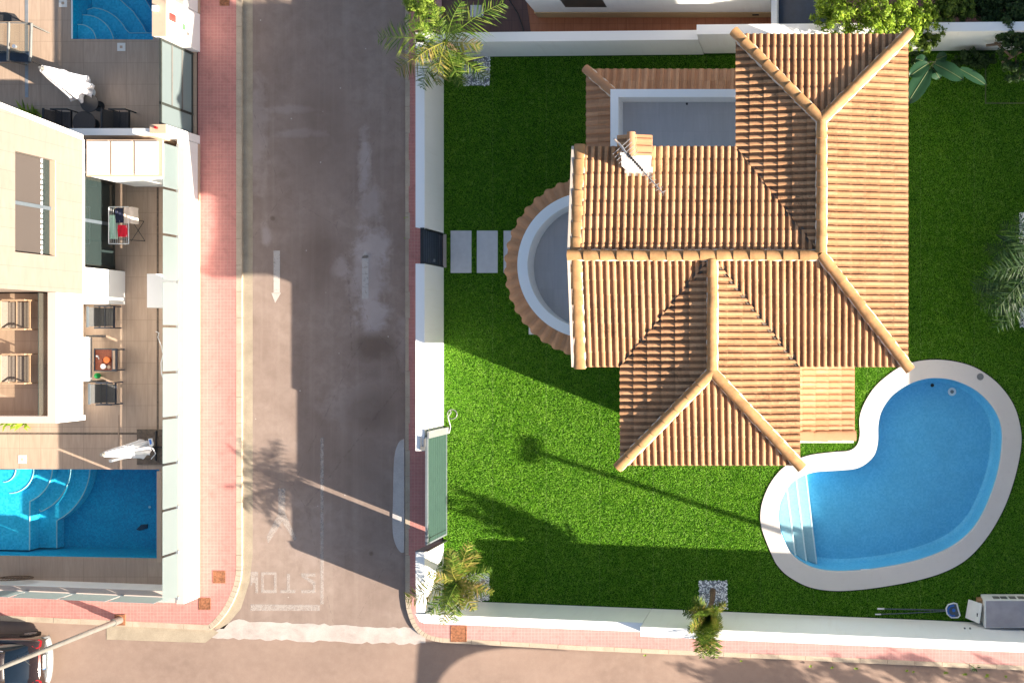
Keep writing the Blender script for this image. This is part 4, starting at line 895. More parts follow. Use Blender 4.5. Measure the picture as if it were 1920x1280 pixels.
# ground floor sliding door
dr = ab('sliding_door', P(217, 345, .12), P(220, 505, 2.45), M['frame_dark'])
for ya, yb in ((349, 420), (426, 501)): ab('pane', P(220, ya, .22), P(221, yb, 2.35), M['pane'], dr)
ab('mullion', P(220, 420, .12), P(222.5, 426, 2.4), M['pale_bar'], dr)
mb = MB(); mb.box(P(217, 338, .1), P(222, 345, 2.6)); mb.box(P(217, 505, .1), P(222, 509, 2.6)); mb.box(P(217, 345, 2.45), P(222, 505, 2.62)); world_part(mb, 'door_frame', M['black'], ap)
ab('wall_pier', P(216, 509, .1), P(238, 571, 2.45), M['white'])
ab('party_wall', P(216, 300, .1), P(240, 338, 2.62), M['white'])
# canopy room between the two gardens
cn = empty('storage_canopy', P(310, 320, .1), 'cream storage box with three flat panels on top beside the two gardens', 'storage box')
mb = MB(); mb.box(P(256.5, 290, .1), P(366, 351, 2.58)); world_part(mb, 'body', M['white'], cn)
mb = MB(); mb.box(P(256.2, 288, 2.58), P(389, 352, 2.66)); world_part(mb, 'top', M['coping_beige'], cn)
for i, (xa, xb) in enumerate(((258, 297), (301, 338), (342, 382))):
    mb = MB(); mb.box(P(xa, 291, 2.66), P(xb, 349, 2.70)); world_part(mb, 'panel', M['cream'], cn, .01)
# balcony
by0, by1 = 557.5, 777
ab('balcony_slab', P(100, by0, 2.68), P(FX, by1, 2.92), M['white_clean']); ab('balcony_floor', P(112, by0+.5, 2.92), P(FX-14, by1-11, 3.40), M['deck'])
mb = MB(); mb.box(P(FX-13, by0, 2.92), P(FX, by1, 3.93)); mb.box(P(112, by1-11, 2.92), P(FX-13, by1, 3.93)); pr_ = world_part(mb, 'parapet', M['white'], ap)
mb = MB(); mb.box(P(FX-13.4, by0, 3.93), P(FX+.4, by1+.4, 3.97)); mb.box(P(112, by1-11.4, 3.93), P(FX-13.4, by1+.4, 3.97)); world_part(mb, 'coping', M['pinkish'], pr_)
ab('upper_wall', P(-250, 556, 2.7), P(112, 777, 7.1), M['facade']); ab('balcony_soffit_step', P(FX-3, by1-8, 2.55), P(FX-.4, by1, 2.68), M['white_clean'])
mb = MB(); mb.box(P(FX-24, by0+1, 3.40), P(FX-23.5, by1-12, 4.1)); bg_ = world_part(mb, 'balustrade_glass', M['clear'], ap)
mb = MB(); mb.box(P(FX-24.3, by0+1, 4.1), P(FX-23.2, by1-12, 4.12)); world_part(mb, 'rail', M['frame_dark'], ap)
ab('low_wall', P(225, 778, .1), P(226.5, 876, .12), M['deck'])
# ---------------------------------------------------------------- chairs
def chair(name, label, loc, group, cols, rz=0, wide=.64, deep=.66, bh=.86):
    fr, seat, bk = cols; e = empty(name, loc, label, 'armchair', group, rz)
    h = wide/2; d = deep/2
    mb = MB(); mb.box((-d+.08, -h+.06, .40), (d-.03, h-.06, .44)); mb.build('seat', seat, e, .01)
    mb = MB()
    for k in range(6): x = -d+.10+k*(deep-.16)/5; mb.box((x, -h+.07, .44), (x+.05, h-.07, .448))
    mb.build('seat_slats', seat, e)
    mb = MB(); mb.add([(-d+.10, -h+.05, .44), (-d+.10, h-.05, .44), (-d-.02, h-.05, bh), (-d-.02, -h+.05, bh), (-d+.07, -h+.05, .44), (-d+.07, h-.05, .44), (-d-.05, h-.05, bh), (-d-.05, -h+.05, bh)], [(0,1,2,3), (7,6,5,4), (0,3,7,4), (1,5,6,2), (0,4,5,1)]); mb.build('backrest', seat, e)
    mb = MB(); mb.box((-d-.07, -h+.02, bh), (-d+.0, h-.02, bh+.035)); mb.build('top_rail', bk, e)
    for s in (-1, 1):
        mb = MB(); mb.box((-d+.02, s*h-.03, .60), (d, s*h+.03, .635)); mb.build('armrest', fr, e, .008)
        mb = MB(); mb.box((d-.05, s*h-.02, 0), (d-.005, s*h+.02, .60)); mb.build('leg', fr, e)
        mb = MB(); mb.box((-d+.02, s*h-.02, 0), (-d+.06, s*h+.02, .60)); mb.build('leg', fr, e)
    mb = MB(); mb.box((d-.05, -h+.02, .36), (d, h-.02, .40)); mb.box((-d+.02, -h+.02, .34), (-d+.06, h-.02, .38)); mb.box((-.02, -h+.02, .448), (.01, h-.02, .46)); mb.build('frame', fr, e)
    return e
dk = (M['navy'], M['chair_seat'], M['pale_bar'])
chair('garden_armchair', 'dark armchair on the shaded deck, between the white pier and the white bench', (*P(216, 595).to_2d(), .1), 'dark armchairs on the lower deck', dk, wide=.80, deep=.62)
chair('garden_armchair', 'dark armchair on the shaded deck, nearest the closed white parasol by the long pool', (*P(219, 736).to_2d(), .1), 'dark armchairs on the lower deck', dk, wide=.80, deep=.62)
bk = (M['black'], M['wicker'], M['black'])
chair('garden_armchair', 'black woven armchair in the upper garden, left of the round tables', (*P(136, 234).to_2d(), .1), 'black armchairs of the upper garden', bk, wide=.84, deep=.66)
chair('garden_armchair', 'black woven armchair in the upper garden, nearest the glass gate', (*P(243, 234).to_2d(), .1), 'black armchairs of the upper garden', bk, wide=.84, deep=.66)
bc = (M['wood_frame'], M['cushion'], M['wood_frame'])
chair('balcony_armchair', 'beige wooden armchair with taupe cushion on the balcony, upper one', (*P(181, 595).to_2d(), 3.40), 'beige armchairs on the balcony', bc, wide=.98, deep=.80, bh=.60)
chair('balcony_armchair', 'beige wooden armchair with taupe cushion on the balcony, lower one', (*P(181, 686).to_2d(), 3.40), 'beige armchairs on the balcony', bc, wide=.98, deep=.80, bh=.60)
for (y, lb) in ((577, 'upper'), (668, 'lower')): pass
# low table with orange pots
e = empty('side_table', (*P(217, 674).to_2d(), .1), 'low dark side table holding orange pots between the two dark armchairs', 'table')
mb = MB(); mb.box((-.40, -.40, .42), (.40, .40, .45)); mb.build('tabletop', M['rust_tray'], e)
mb = MB()
for a in ((-.42, -.42, .42, -.38), (-.42, .38, .42, .42), (-.42, -.38, -.38, .38), (.24, -.38, .42, .38)): mb.box((a[0], a[1], .41), (a[2], a[3], .475))
mb.build('rim', M['navy'], e)
mb = MB(); mb.box((.28, -.34, .475), (.37, .34, .482)); mb.build('tray_strip', M['coping_beige'], e)
for s in (-1, 1):
    for q in (-1, 1): mb = MB(); mb.box((s*.38-.02, q*.38-.02, 0), (s*.38+.02, q*.38+.02, .41)); mb.build('leg', M['navy'], e)
def pot(label, x, y, r, h, m, z=.55):
    mb = MB(); p = P(217, 674, z); mb.cyl((p.x+x, p.y+y), r*.75, z, z+h, 16, 0, r); mb.cyl((p.x+x, p.y+y), r*.85, z+h-.005, z+h+.002, 16); o = top_mesh(mb, 'pot', m, label, 'pot')
pot('largest round orange pot on the dark side table', .10, .0, .12, .10, M['orange']); pot('small dark pot with white rim on the dark side table', -.04, -.24, .10, .08, M['white_pl']); pot('small rust red pot on the dark side table', -.14, -.03, .08, .07, M['rust_tray'])
pot('little beige dish on the dark side table corner', .13, -.26, .07, .03, M['coping_beige']); 
mb = MB(); p = P(203, 668, .55); mb.tube([p, p+Vector((.10, -.18, .03))], .02, 6); mb.cyl((p.x, p.y+.02), .035, .55, .62, 10); top_mesh(mb, 'brush', M['white_pl'], 'white handled brush lying on the dark side table', 'brush')
# white bench with black ends and a green ball
e = empty('bench', (*P(203, 672).to_2d(), .1), 'white cushioned bench against the house wall behind the side table', 'bench')
mb = MB(); mb.box((-.42, -.82, .62), (.0-.2, .0-.02, .75)); mb.box((-.42, .02, .62), (-.2, .80, .75)); mb.build('cushion', M['white_cloth'], e, .02)
mb = MB(); mb.box((-.42, -.82, .5), (-.18, .80, .60)); mb.build('frame', M['grey_metal'], e)
for s in (-.84, .84): mb = MB(); mb.box((-.2, s-.04, 0), (-.02, s+.04, .45)); mb.build('leg', M['black'], e)
for s in (-.84, .84): mb = MB(); mb.box((-.42, s-.03, .45), (-.02, s+.03, .5)); mb.build('armrest', M['black'], e)
mb = MB(); p = P(190, 704)
N = 9; bl = []
for i in range(N+1):
    th = math.pi*i/N; bl.append([(p.x+.11*math.sin(th)*math.cos(2*math.pi*k/14), p.y+.11*math.sin(th)*math.sin(2*math.pi*k/14), .21+.11*math.cos(th)) for k in range(14)])
mb.add([v for r_ in bl for v in r_], [(i*14+k, (i+1)*14+k, (i+1)*14+(k+1) % 14, i*14+(k+1) % 14) for i in range(N) for k in range(14)], 0, True); top_mesh(mb, 'ball', M['bright_green'], 'small bright green ball on the deck beside the white bench', 'ball')
# clothes rack
e = empty('clothes_rack', (*G(240, 422, .1).to_2d(), .1), 'white folding clothes rack with washing in front of the sliding door', 'clothes rack')
z = 1.0; a0 = G(204, 388, z); a1 = G(241, 457, z); mb = MB()
cs = [Vector((a0.x, a0.y, z)), Vector((a1.x, a0.y, z)), Vector((a1.x, a1.y, z)), Vector((a0.x, a1.y, z)), Vector((a0.x, a0.y, z))]
for i in range(4): mb.tube([cs[i], cs[i+1]], .018, 6)
world_part(mb, 'frame', M['white_pl'], e); mb = MB()
for k in range(1, 9): x = a0.x+(a1.x-a0.x)*k/9; mb.tube([(x, a0.y, z), (x, a1.y, z)], .006, 4)
world_part(mb, 'wires', M['white_pl'], e)
for (fx, fy) in ((270, 415), (272, 452)):
    mb = MB(); f = G(fx, fy, .12); mb.tube([f, Vector((a0.x+.1, f.y, z))], .014, 6); world_part(mb, 'leg', M['black'], e)
    mb = MB(); mb.tube([Vector((a0.x+.05, f.y, .12)), Vector((a1.x-.05, f.y, z))], .014, 6); world_part(mb, 'leg', M['black'], e)
mb = MB(); mb.tube([G(270, 415, .13), G(246, 452, .5)], .010, 5); mb.tube([G(272, 452, .13), G(250, 418, .5)], .010, 5); world_part(mb, 'brace', M['black'], e)
def cloth(label, x0, y0, x1, y1, m, hang=.25, zt=1.025):
    rr = random.Random(int(x0*7+y0)); A = G(x0, y0, zt); B = G(x1, y1, zt); nx, ny = 8, 8; mb = MB(); vs = []
    for i in range(nx+1):
        for j in range(ny+1):
            u, v_ = i/nx, j/ny; dz = -.02-hang*max(0, (u-.8)/.2) if hang else -.01
            vs.append((A.x+(B.x-A.x)*u+rr.uniform(-.008, .008), A.y+(B.y-A.y)*v_+rr.uniform(-.008, .008), zt+dz+.012*math.sin(u*13+v_*5)))
    mb.add(vs, [(i*(ny+1)+j, i*(ny+1)+j+1, (i+1)*(ny+1)+j+1, (i+1)*(ny+1)+j) for i in range(nx) for j in range(ny)], 0, True); top_mesh(mb, 'laundry', m, label, 'laundry')
cloth('mint green towel on the left side of the clothes rack', 205, 403, 215, 448, M['mint_cloth'], .15); cloth('dark navy garment spread in the middle of the clothes rack', 216, 390, 231, 418, M['navy_cloth'], .0)
cloth('cream towel hanging over the right side of the clothes rack', 232, 388, 249, 419, M['pinkcream_cloth'], .3, 1.04); cloth('bright red garment on the clothes rack', 220, 422, 237, 444, M['red_cloth'], .05, 1.05)
# closed parasols
def parasol(name, label, base, h, lean, hem, z0, rz=0):
    e = empty(name, base, label, 'parasol', 'closed white parasols on the decks'); top = Vector((lean[0], lean[1], h))
    mb = MB(); mb.tube([(0, 0, 0), top], .035, 10); mb.build('pole', M['black'], e)
    mb = MB(); n = 48; K = 9; vs = []; rr = random.Random(4)
    for k in range(K+1):
        f = k/K; z = z0+(h-.08-z0)*f; c_ = top*(z/h); rad = hem*(1-.72*f**.8)
        if f > .80: rad *= 1-(f-.8)*1.2
        for q in range(n):
            an = 2*math.pi*q/n; fold = 1+.26*math.sin(8*an+f*1.2)+.08*math.sin(17*an+f*4); vs.append((c_.x+rad*fold*math.cos(an), c_.y+rad*fold*math.sin(an), z+(.14*math.sin(8*an) if k == 0 else 0)))
    mb.add(vs, [(k*n+q, k*n+(q+1) % n, (k+1)*n+(q+1) % n, (k+1)*n+q) for k in range(K) for q in range(n)], 0, True); cp = mb.build('canopy', M['white_cloth'], e)
    c_ = top*((z0+.5*(h-z0))/h); mb = MB(); mb.cyl((c_.x, c_.y), hem*.72, c_.z-.03, c_.z+.03, 20); mb.build('tie_strap', M['white_cloth'], cp)
    mb = MB(); mb.cyl((top.x, top.y), .075, h-.10, h+.04, 16, 0, .05); mb.build('finial', M['galv'], e)
    return e
p1 = parasol('parasol', 'closed white parasol standing on a dark slab above the long pool', (*P(292, 837).to_2d(), .14), 2.75, (-.02, .02), .30, .55)
mb = MB(); mb.box((-.34, -.68, -.04), (.34, .68, .0)); 
o = MB(); o.box((-.62, -.66, -.039), (.40, .66, .0)); o.build('base_slab', M['slab'], p1, .006)
mb = MB(); mb.box((-.5, -.02, .0), (.32, .02, .05)); mb.box((.10, -.5, .0), (.14, .6, .05)); mb.build('base_cross', M['black'], p1)
mb = MB(); mb.box((-.05, -.62, 1.3), (.03, -.50, 2.2)); 
mb = MB(); mb.tube([(-.02, -.05, .9), (-.06, -.22, 1.35), (-.10, -.26, 2.2)], [.03, .05, .06], 8); mb.build('crank_arm', M['grey_metal'], p1)
p2 = parasol('parasol', 'closed white parasol beside the grey metal table in the upper left garden', (*P(172, 176).to_2d(), .1), 2.45, (0, .30), .46, .45)
mb = MB(); mb.cyl((0, 0), .22, 0, .06, 20); mb.build('base', M['white_pl'], p2)
# brush of the long pool
mb = MB(); hpn = [P(306, 856, .7), G(292, 850, .75), G(284, 836, .8)]; mb.tube(hpn, .016, 6); e = empty('pool_brush', P(300, 850, .1), 'blue and white pool brush leaning by the parasol slab', 'brush'); world_part(mb, 'handle', M['white_pl'], e)
mb = MB(); mb.prism([tuple(G(*q, .8).to_2d()) for q in ((279, 822), (285, 821), (288, 833), (286, 836), (281, 835))], .78, .84); hd = world_part(mb, 'head', M['white_pl'], e); mb = MB(); mb.prism([tuple(G(*q, .8).to_2d()) for q in ((281, 824), (284, 823), (286, 831), (283, 833))], .84, .86); world_part(mb, 'bristles', M['blue_pl'], hd)
mb = MB(); mb.tube([P(318, 622, .8), G(298, 624, .9), G(296, 632, .9), G(303, 650, .7), G(305, 662, .6)], .014, 6); mb.tube([G(307, 660, .5), G(302, 680, .5), G(303, 700, .5), G(307, 712, .5)], .02, 6); top_mesh(mb, 'wire_stand', M['white_pl'], 'thin white bent rod beside the glass topped wall', 'rod')
# round tables in the upper garden
def rtable(label, px, py, r, h, m, grp='round tables of the upper garden'):
    e = empty('round_table', (*P(px, py).to_2d(), .1), label, 'table', grp); mb = MB(); mb.cyl((0, 0), r, h-.03, h, 32); mb.build('tabletop', m, e, .006)
    mb = MB(); mb.tube([(0, 0, .02), (0, 0, h-.03)], .03, 8); mb.build('pedestal', M['black'], e); mb = MB(); mb.cyl((0, 0), r*.6, 0, .025, 24); mb.build('foot', M['black'], e); return e
rtable('small glossy black round table, upper one of the two near the armchairs', 190, 201, .33, .55, M['black'])
rtable('larger dull grey round table between the two black woven armchairs', 178, 236, .42, .48, M['wicker'])
# grey metal framed table at the far left
e = empty('garden_table', (*P(60, 80).to_2d(), .1), 'grey metal framed table with dark shelf on the sunlit upper left deck', 'table')
z = 1.05
def bar(name, a, b, m, t=.03, par=None): mb = MB(); mb.tube([a, b], t, 6); return world_part(mb, name, m, par or e)
bar('frame', G(59, 44, z), G(57, 116, z), M['galv'], .055); bar('frame', G(17, 42, z), G(15, 114, z), M['galv'], .05); bar('frame', G(-60, 42, z), G(60, 44, z), M['galv'], .025)
mb = MB(); a = G(-80, 46, z-.03); b = G(57, 100, z-.03); mb.box(a, b+Vector((0, 0, .015))); world_part(mb, 'tabletop', M['clear'], e)
mb = MB(); a = G(-80, 98, .7); b = G(58, 118, .7); mb.box(a, b+Vector((0, 0, .12))); world_part(mb, 'shelf', M['navy'], e)
for q, f in (((59, 46), (92, 62)), ((57, 114), (80, 124)), ((17, 114), (50, 122))): bar('leg', G(*q, z), G(*f, .12), M['galv'], .03)
mb = MB(); mb.prism([tuple(G(*q, .6).to_2d()) for q in ((-90, 22), (10, 23), (26, 26), (38, 40), (-90, 41))], .55, .6); world_part(mb, 'lid', M['wicker'], e)  # dark sheet in the shape of the frame's cast shadow, not a lid
mb = MB(); mb.cyl(G(29, 88, z), .07, z, z+.08, 12); top_mesh(mb, 'lantern', M['chrome'], 'tiny white and silver lantern on the grey metal table', 'lantern')
# oval ornament on the wall of the long pool garden
mb = MB(); c_ = P(0+48, 1084.5); n = 36
def el(rx, rz, y): return [Vector((c_.x+rx*math.cos(2*math.pi*k/n), y, .55+rz*math.sin(2*math.pi*k/n))) for k in range(n)]
y_ = P(48, 1079.5).y+.05; A = el(.66, .36, y_); B = el(.60, .31, y_); mb.add(A+B, [(k, (k+1) % n, (k+1) % n+n, k+n) for k in range(n)]); mb.tube([*A, A[0]], .02, 5)
for k in range(-5, 6): xx = c_.x+k*.11; hh = .33*math.sqrt(max(0, 1-(k*.11/.64)**2)); mb.tube([(xx-.05, y_, .55-hh), (xx+.05, y_, .55+hh)], .014, 5)
mb.tube([(c_.x-.6, y_, .55), (c_.x+.6, y_, .6)], .02, 5); top_mesh(mb, 'wall_ornament', M['bark'], 'dark oval metal ornament on the white wall below the long pool', 'ornament')
# ================================================================ grass blades of the artificial lawn
import numpy as np
def grass():
    rg_ = np.random.default_rng(5); a = P(834, 1160); b = P(1962, 90)
    n = 1300000; x = rg_.uniform(a.x, b.x, n); y = rg_.uniform(a.y, b.y, n)
    keep = np.ones(n, bool)
    def rect(x0, y0, x1, y1):
        p, q = P(x0, y1), P(x1, y0); return (x > p.x) & (x < q.x) & (y > p.y) & (y < q.y)
    for r_ in ((1172, 362, 1402, 660), (1402, 180, 1654, 659), (1240, 655, 1486, 804), (1190, 215, 1425, 365), (847, 433, 886, 512), (896, 433, 935, 512), (946, 433, 985, 512), (993, 560, 1032, 627), (870, 109, 920, 162), (868, 1073, 919, 1124), (1312, 1087, 1364, 1140), (1911, 400, 1950, 612), (1838, 1110, 2100, 1162)): keep &= ~rect(*r_)
    wall = 109-(x*50+960-835)*.008; keep &= (640-y*50) > wall+1; wl2 = 1122+(x*50+960-819)*.0405; keep &= (640-y*50) < wl2-1
    inside = np.zeros(n, bool); K_ = [(p.x, p.y) for p in offset_poly(KO, -.04*sgn(KO))]
    for i in range(len(K_)):
        (x0, y0), (x1, y1) = K_[i-1], K_[i]
        if y0 == y1: continue
        c_ = ((y0 > y) != (y1 > y)) & (x < (x1-x0)*(y-y0)/(y1-y0)+x0); inside ^= c_
    keep &= ~inside; x, y = x[keep], y[keep]; n = len(x)
    nn = np.array([noise.noise(Vector((float(i)*.5, float(j)*.5, 0))) for i in range(-10, 60) for j in range(-30, 30)])
    an = rg_.uniform(0, 2*np.pi, n); ln = rg_.uniform(.035, .07, n); tilt = rg_.uniform(.2, 1.0, n); w_ = rg_.uniform(.0045, .008, n)
    dx, dy, dz = np.cos(an)*np.sin(tilt), np.sin(an)*np.sin(tilt), np.cos(tilt); sx, sy = -np.sin(an)*w_, np.cos(an)*w_
    v = np.empty((n, 3, 3), np.float32); v[:, 0] = np.stack([x-sx, y-sy, np.full(n, .10)], 1); v[:, 1] = np.stack([x+sx, y+sy, np.full(n, .10)], 1); v[:, 2] = np.stack([x+dx*ln, y+dy*ln, .10+dz*ln], 1)
    me = bpy.data.meshes.new('grass'); me.vertices.add(n*3); me.vertices.foreach_set('co', v.ravel()); me.loops.add(n*3); me.loops.foreach_set('vertex_index', np.arange(n*3, dtype=np.int32)); me.polygons.add(n)
    me.polygons.foreach_set('loop_start', np.arange(0, n*3, 3, dtype=np.int32)); me.polygons.foreach_set('loop_total', np.full(n, 3, np.int32)); me.update(calc_edges=True)
    me.materials.append(M['blade']); o = bpy.data.objects.new('grass', me); C.objects.link(o); o['kind'] = 'stuff'
grass()
# ================================================================ palms and trees
def palm(name, label, base, top, n, length, mats, seed, group=None, droop=1.0, trunk_r=.10, up=.5, headings=None, cat='palm tree'):
    rr = random.Random(seed); base = Vector(base); top = Vector(top); e = empty(name, base, label, cat, group)
    mb = MB(); pts = [base.lerp(top, k/8)+Vector((math.sin(k*.7)*.02, math.cos(k*.9)*.02, 0)) for k in range(9)]; rad = [trunk_r*(1.25-.45*k/8)*(1+.10*(k % 2)) for k in range(9)]; rad[-1] *= 1.25
    mb.tube(pts, rad, 10); world_part(mb, 'trunk', M['bark'], e)
    for i in range(n):
        an = headings[i][0] if headings else 2*math.pi*(i*.381966)+rr.uniform(-.2, .2); el0 = (headings[i][1] if headings else up+rr.uniform(-.35, .45)); Lf = length*((headings[i][2] if headings else rr.uniform(.75, 1.1)))
        d = Vector((math.cos(an), math.sin(an), 0)); p = top+Vector((0, 0, .05)); K = 22; rib = [p.copy()]; el = el0
        for k in range(K): el -= droop*(1.15/K)*(.3+k/K); p = p+(d*math.cos(el)+Vector((0, 0, math.sin(el))))*(Lf/K); rib.append(p.copy())
        mb = MB(); mb.tube(rib, [.016*(1-.8*k/K)+.003 for k in range(K+1)], 5, caps=False)
        side = Vector((-d.y, d.x, 0))
        for k in range(3, K+1):
            for sub in (0, .5)[:1 if k % 3 == 0 else 2]:
                f = min(1, (k+sub)/K); q = rib[k] if sub == 0 or k == K else rib[k].lerp(rib[k+1], .5); t = (rib[min(k+1, K)]-rib[k-1]).normalized()
                ll = Lf*.34*math.sin(math.pi*min(1, .12+.83*f))**.7*rr.uniform(.7, 1.15)
                for s in (-1, 1):
                    dirv = (side*s*1.0+t*rr.uniform(.35, 1.1)+Vector((0, 0, rr.uniform(-.5, .35)))).normalized(); wd = .0165*rr.uniform(.8, 1.25); nv = t*wd
                    m1 = q+dirv*ll*.5+Vector((0, 0, -.02)); tip = q+dirv*ll+Vector((0, 0, -.18*ll*rr.uniform(.4, 1.8)))
                    mb.add([q-nv*.6, q+nv*.6, m1+nv, m1-nv, tip], [(0, 1, 2, 3), (3, 2, 4)])
        world_part(mb, 'frond', mats[i % len(mats)], e)
    return e
def hd(*a): return [(R(x), e_, l_) for x, e_, l_ in a]
palm('palm_tree', 'yellow green palm leaning over the top left corner of the garden wall', P(897, 132, .1), G(836, 80, 3.3), 14, 1.9, [M['palm'], M['palm'], M['palm_dry']], 11, trunk_r=.11,
     headings=hd((176, .35, 1.25), (32, .45, 1.3), (207, .2, 1.1), (62, .6, .8), (238, .2, .95), (262, .45, .8), (290, .3, .85), (318, .2, .95), (350, .6, .75), (148, .6, .8), (105, .7, .7), (225, .9, .7), (20, 1.1, .6), (268, -.6, 1.0)))
palm('palm_tree', 'dry yellow green palm at the street corner, beside the green sliding gate', P(902, 1104, .1), G(860, 1088, 2.6), 18, 1.55, [M['palm_dry'], M['palm'], M['palm_dry']], 5, trunk_r=.12, droop=.65,
     headings=hd((70, .5, 1.0), (85, .9, .9), (55, .3, .8), (100, .5, .8), (20, .3, .8), (340, .2, .8), (300, .3, .75), (270, .5, .9), (250, .3, 1.0), (200, .25, 1.25), (230, .5, .9), (290, .8, .7), (320, .7, .6), (130, .5, .6), (160, .6, .7), (80, 1.2, .8), (260, 1.1, .8), (0, .9, .6)))
palm('palm_tree', 'slim green palm leaning over the street wall from the middle pebble bed', P(1337, 1106, .1), G(1331, 1150, 1.95), 30, 1.42, [M['palm'], M['palm'], M['palm_dry']], 9, trunk_r=.085, droop=.38,
     headings=hd((268, .25, 1.0), (280, .5, 1.05), (252, .55, .95), (262, .8, 1.1), (130, .5, .65), (40, .6, .6), (150, 1.05, .85), (165, .75, .75), (135, 1.2, 1.0), (60, 1.15, .8), (100, 1.45, 1.15), (270, 1.15, 1.1), (280, .95, 1.1), (255, 1.2, 1.0), (290, 1.3, 1.1), (235, 1.2, .8), (310, 1.25, .8), (330, 1.1, .7), (20, 1.2, .75), (200, 1.3, .8), (0, 1.45, 1.1), (265, 1.4, 1.2), (275, 1.45, 1.3), (180, 1.45, 1.25), (120, 1.4, 1.2), (300, 1.45, 1.2), (210, 1.0, .8), (45, 1.4, 1.1), (240, 1.45, 1.2), (90, 1.3, .9)))
# shaded plants along the right edge
palm('palm_tree', 'shaded fern like palm at the right edge of the lawn', P(1935, 470, .1), G(1940, 495, 1.6), 14, 2.1, [M['fern_palm']], 21, droop=.8,
     headings=hd((205, .2, 1.1), (228, .5, 1.2), (190, .6, .9), (160, .2, .9), (245, .2, 1.2), (130, .4, .9), (200, .35, 1.15), (218, .3, 1.2), (150, .4, .7), (112, .5, .9), (172, .5, .75), (238, .4, 1.3), (260, .5, .8), (60, .5, .8)))
def broad(name, label, base, leaves, mat, group=None):
    """large paddle leaves: (x, y, z root) -> tip, width"""
    e = empty(name, base, label, 'plant', group)
    for (r0, tip, wd, arch) in leaves:
        a = Vector(r0); b = Vector(tip); t = (b-a); L_ = t.length; t.normalize(); s_ = t.cross(Vector((0, 0, 1))).normalized(); K = 12; vs = []; rr = random.Random(int(L_*1000))
        mid = []
        for k in range(K+1):
            f = k/K; c_ = a.lerp(b, f)+Vector((0, 0, arch*math.sin(math.pi*f*.8))); w_ = wd*math.sin(math.pi*min(1, .06+.94*f))**.55*(1 if k < K else .05); mid.append(c_+Vector((0, 0, .012)))
            w1 = w_*rr.uniform(.92, 1.05); w2 = w_*rr.uniform(.92, 1.05)
            vs += [c_+s_*w1+Vector((0, 0, .07)), c_+s_*w1*.5+Vector((0, 0, .05)), c_, c_-s_*w2*.5+Vector((0, 0, .05)), c_-s_*w2+Vector((0, 0, .06))]
        mb = MB(); mb.add(vs, [(k*5+i, k*5+i+1, (k+1)*5+i+1, (k+1)*5+i) for k in range(K) for i in range(4)], 0, True); lf = world_part(mb, 'leaf', mat, e)
        mb = MB(); mb.tube(mid, .012, 4); world_part(mb, 'leaf_rib', M['rib'], lf)
        mb = MB(); mb.tube([Vector((base[0], base[1], .1)), Vector((base[0]*.4+a.x*.6, base[1]*.4+a.y*.6, a.z*.75)), a], .022, 5); world_part(mb, 'stalk', M['rib'], e)
    return e
zb = 1.6
broad('bird_of_paradise', 'large paddle leaved plant between the villa roof and the top wall', P(1752, 118, .1), [
    (G(1742, 130, zb), G(1700, 197, zb-.2), .34, .12), (G(1752, 120, zb), G(1806, 152, zb), .30, .15), (G(1800, 130, zb), G(1849, 161, zb-.3), .20, .1), (G(1740, 120, zb), G(1704, 145, zb), .26, .1),
    (G(1748, 128, zb-.2), G(1762, 150, zb-.4), .24, .1), (G(1756, 112, zb-.1), G(1775, 106, zb), .2, .1), (G(1738, 118, zb-.2), G(1716, 112, zb-.2), .2, .1)], M['banana'])
broad('bird_of_paradise', 'pale paddle leaved plant beside the shaded palm at the right edge', P(1925, 540, .1), [
    (G(1890, 540, 1.2), G(1838, 543, 1.0), .22, .12), (G(1905, 555, 1.1), G(1873, 592, .9), .15, .1), (G(1930, 560, 1.0), G(1895, 580, .9), .14, .1), (G(1930, 540, 1.2), G(1897, 546, 1.2), .14, .1), (G(1935, 475, 1.2), G(1866, 440, 1.0), .11, .1), (G(1935, 490, 1.1), G(1905, 497, 1.0), .16, .1)], M['banana'])
def crown(name, label, base, top, blobs, mat, nleaf, size, seed, trunk=.12, cat='tree', group=None, core=True):
    """blobs: (centre, rx, ry, rz). Leaves are small folded quads scattered near clump surfaces"""
    rr = random.Random(seed); e = empty(name, base, label, cat, group); mb = MB()
    if trunk:
        tb = MB(); tb.tube([base, Vector(base).lerp(Vector(top), .6), Vector(top)], [trunk, trunk*.7, trunk*.35], 8)
        for (c_, rx, ry, rz) in blobs[:6]: tb.tube([Vector(base).lerp(Vector(top), .55), Vector(c_)], [trunk*.4, trunk*.12], 6)
        world_part(tb, 'trunk', M['bark'], e)
    tot = sum(b[1]*b[2] for b in blobs)
    for (c_, rx, ry, rz) in blobs:
        n = int(nleaf*rx*ry/tot); c_ = Vector(c_); sub = []
        for _ in range(max(10, int(rx*ry*34))):
            v = Vector((rr.gauss(0, 1), rr.gauss(0, 1), rr.gauss(0, 1))).normalized()*rr.uniform(.35, 1.1); sub.append((Vector((v.x*rx*.85, v.y*ry*.85, v.z*rz*.85)), rr.uniform(.10, .26)*min(1, rx)))
        for k in range(n):
            sc_, sr = rr.choice(sub); v = Vector((rr.gauss(0, 1), rr.gauss(0, 1), rr.gauss(0, 1))).normalized(); p = c_+sc_+Vector((v.x, v.y, v.z*1.5-.3))*sr*rr.uniform(.2, 1.25)
            nrm = (v+Vector((rr.gauss(0, .5), rr.gauss(0, .5), .4+rr.gauss(0, .4)))).normalized(); t = nrm.cross(Vector((rr.gauss(0, 1), rr.gauss(0, 1), rr.gauss(0, 1)))).normalized(); b_ = nrm.cross(t); s = size*rr.uniform(.6, 1.3)
            mb.add([p-t*s, p-b_*s*.42, p+t*s, p+b_*s*.42], [(0, 1, 2, 3)])
    world_part(mb, 'crown', mat, e); return e
def blobs(pts): return [(G(px, py, z), rx, ry, rz) for px, py, z, rx, ry, rz in pts]
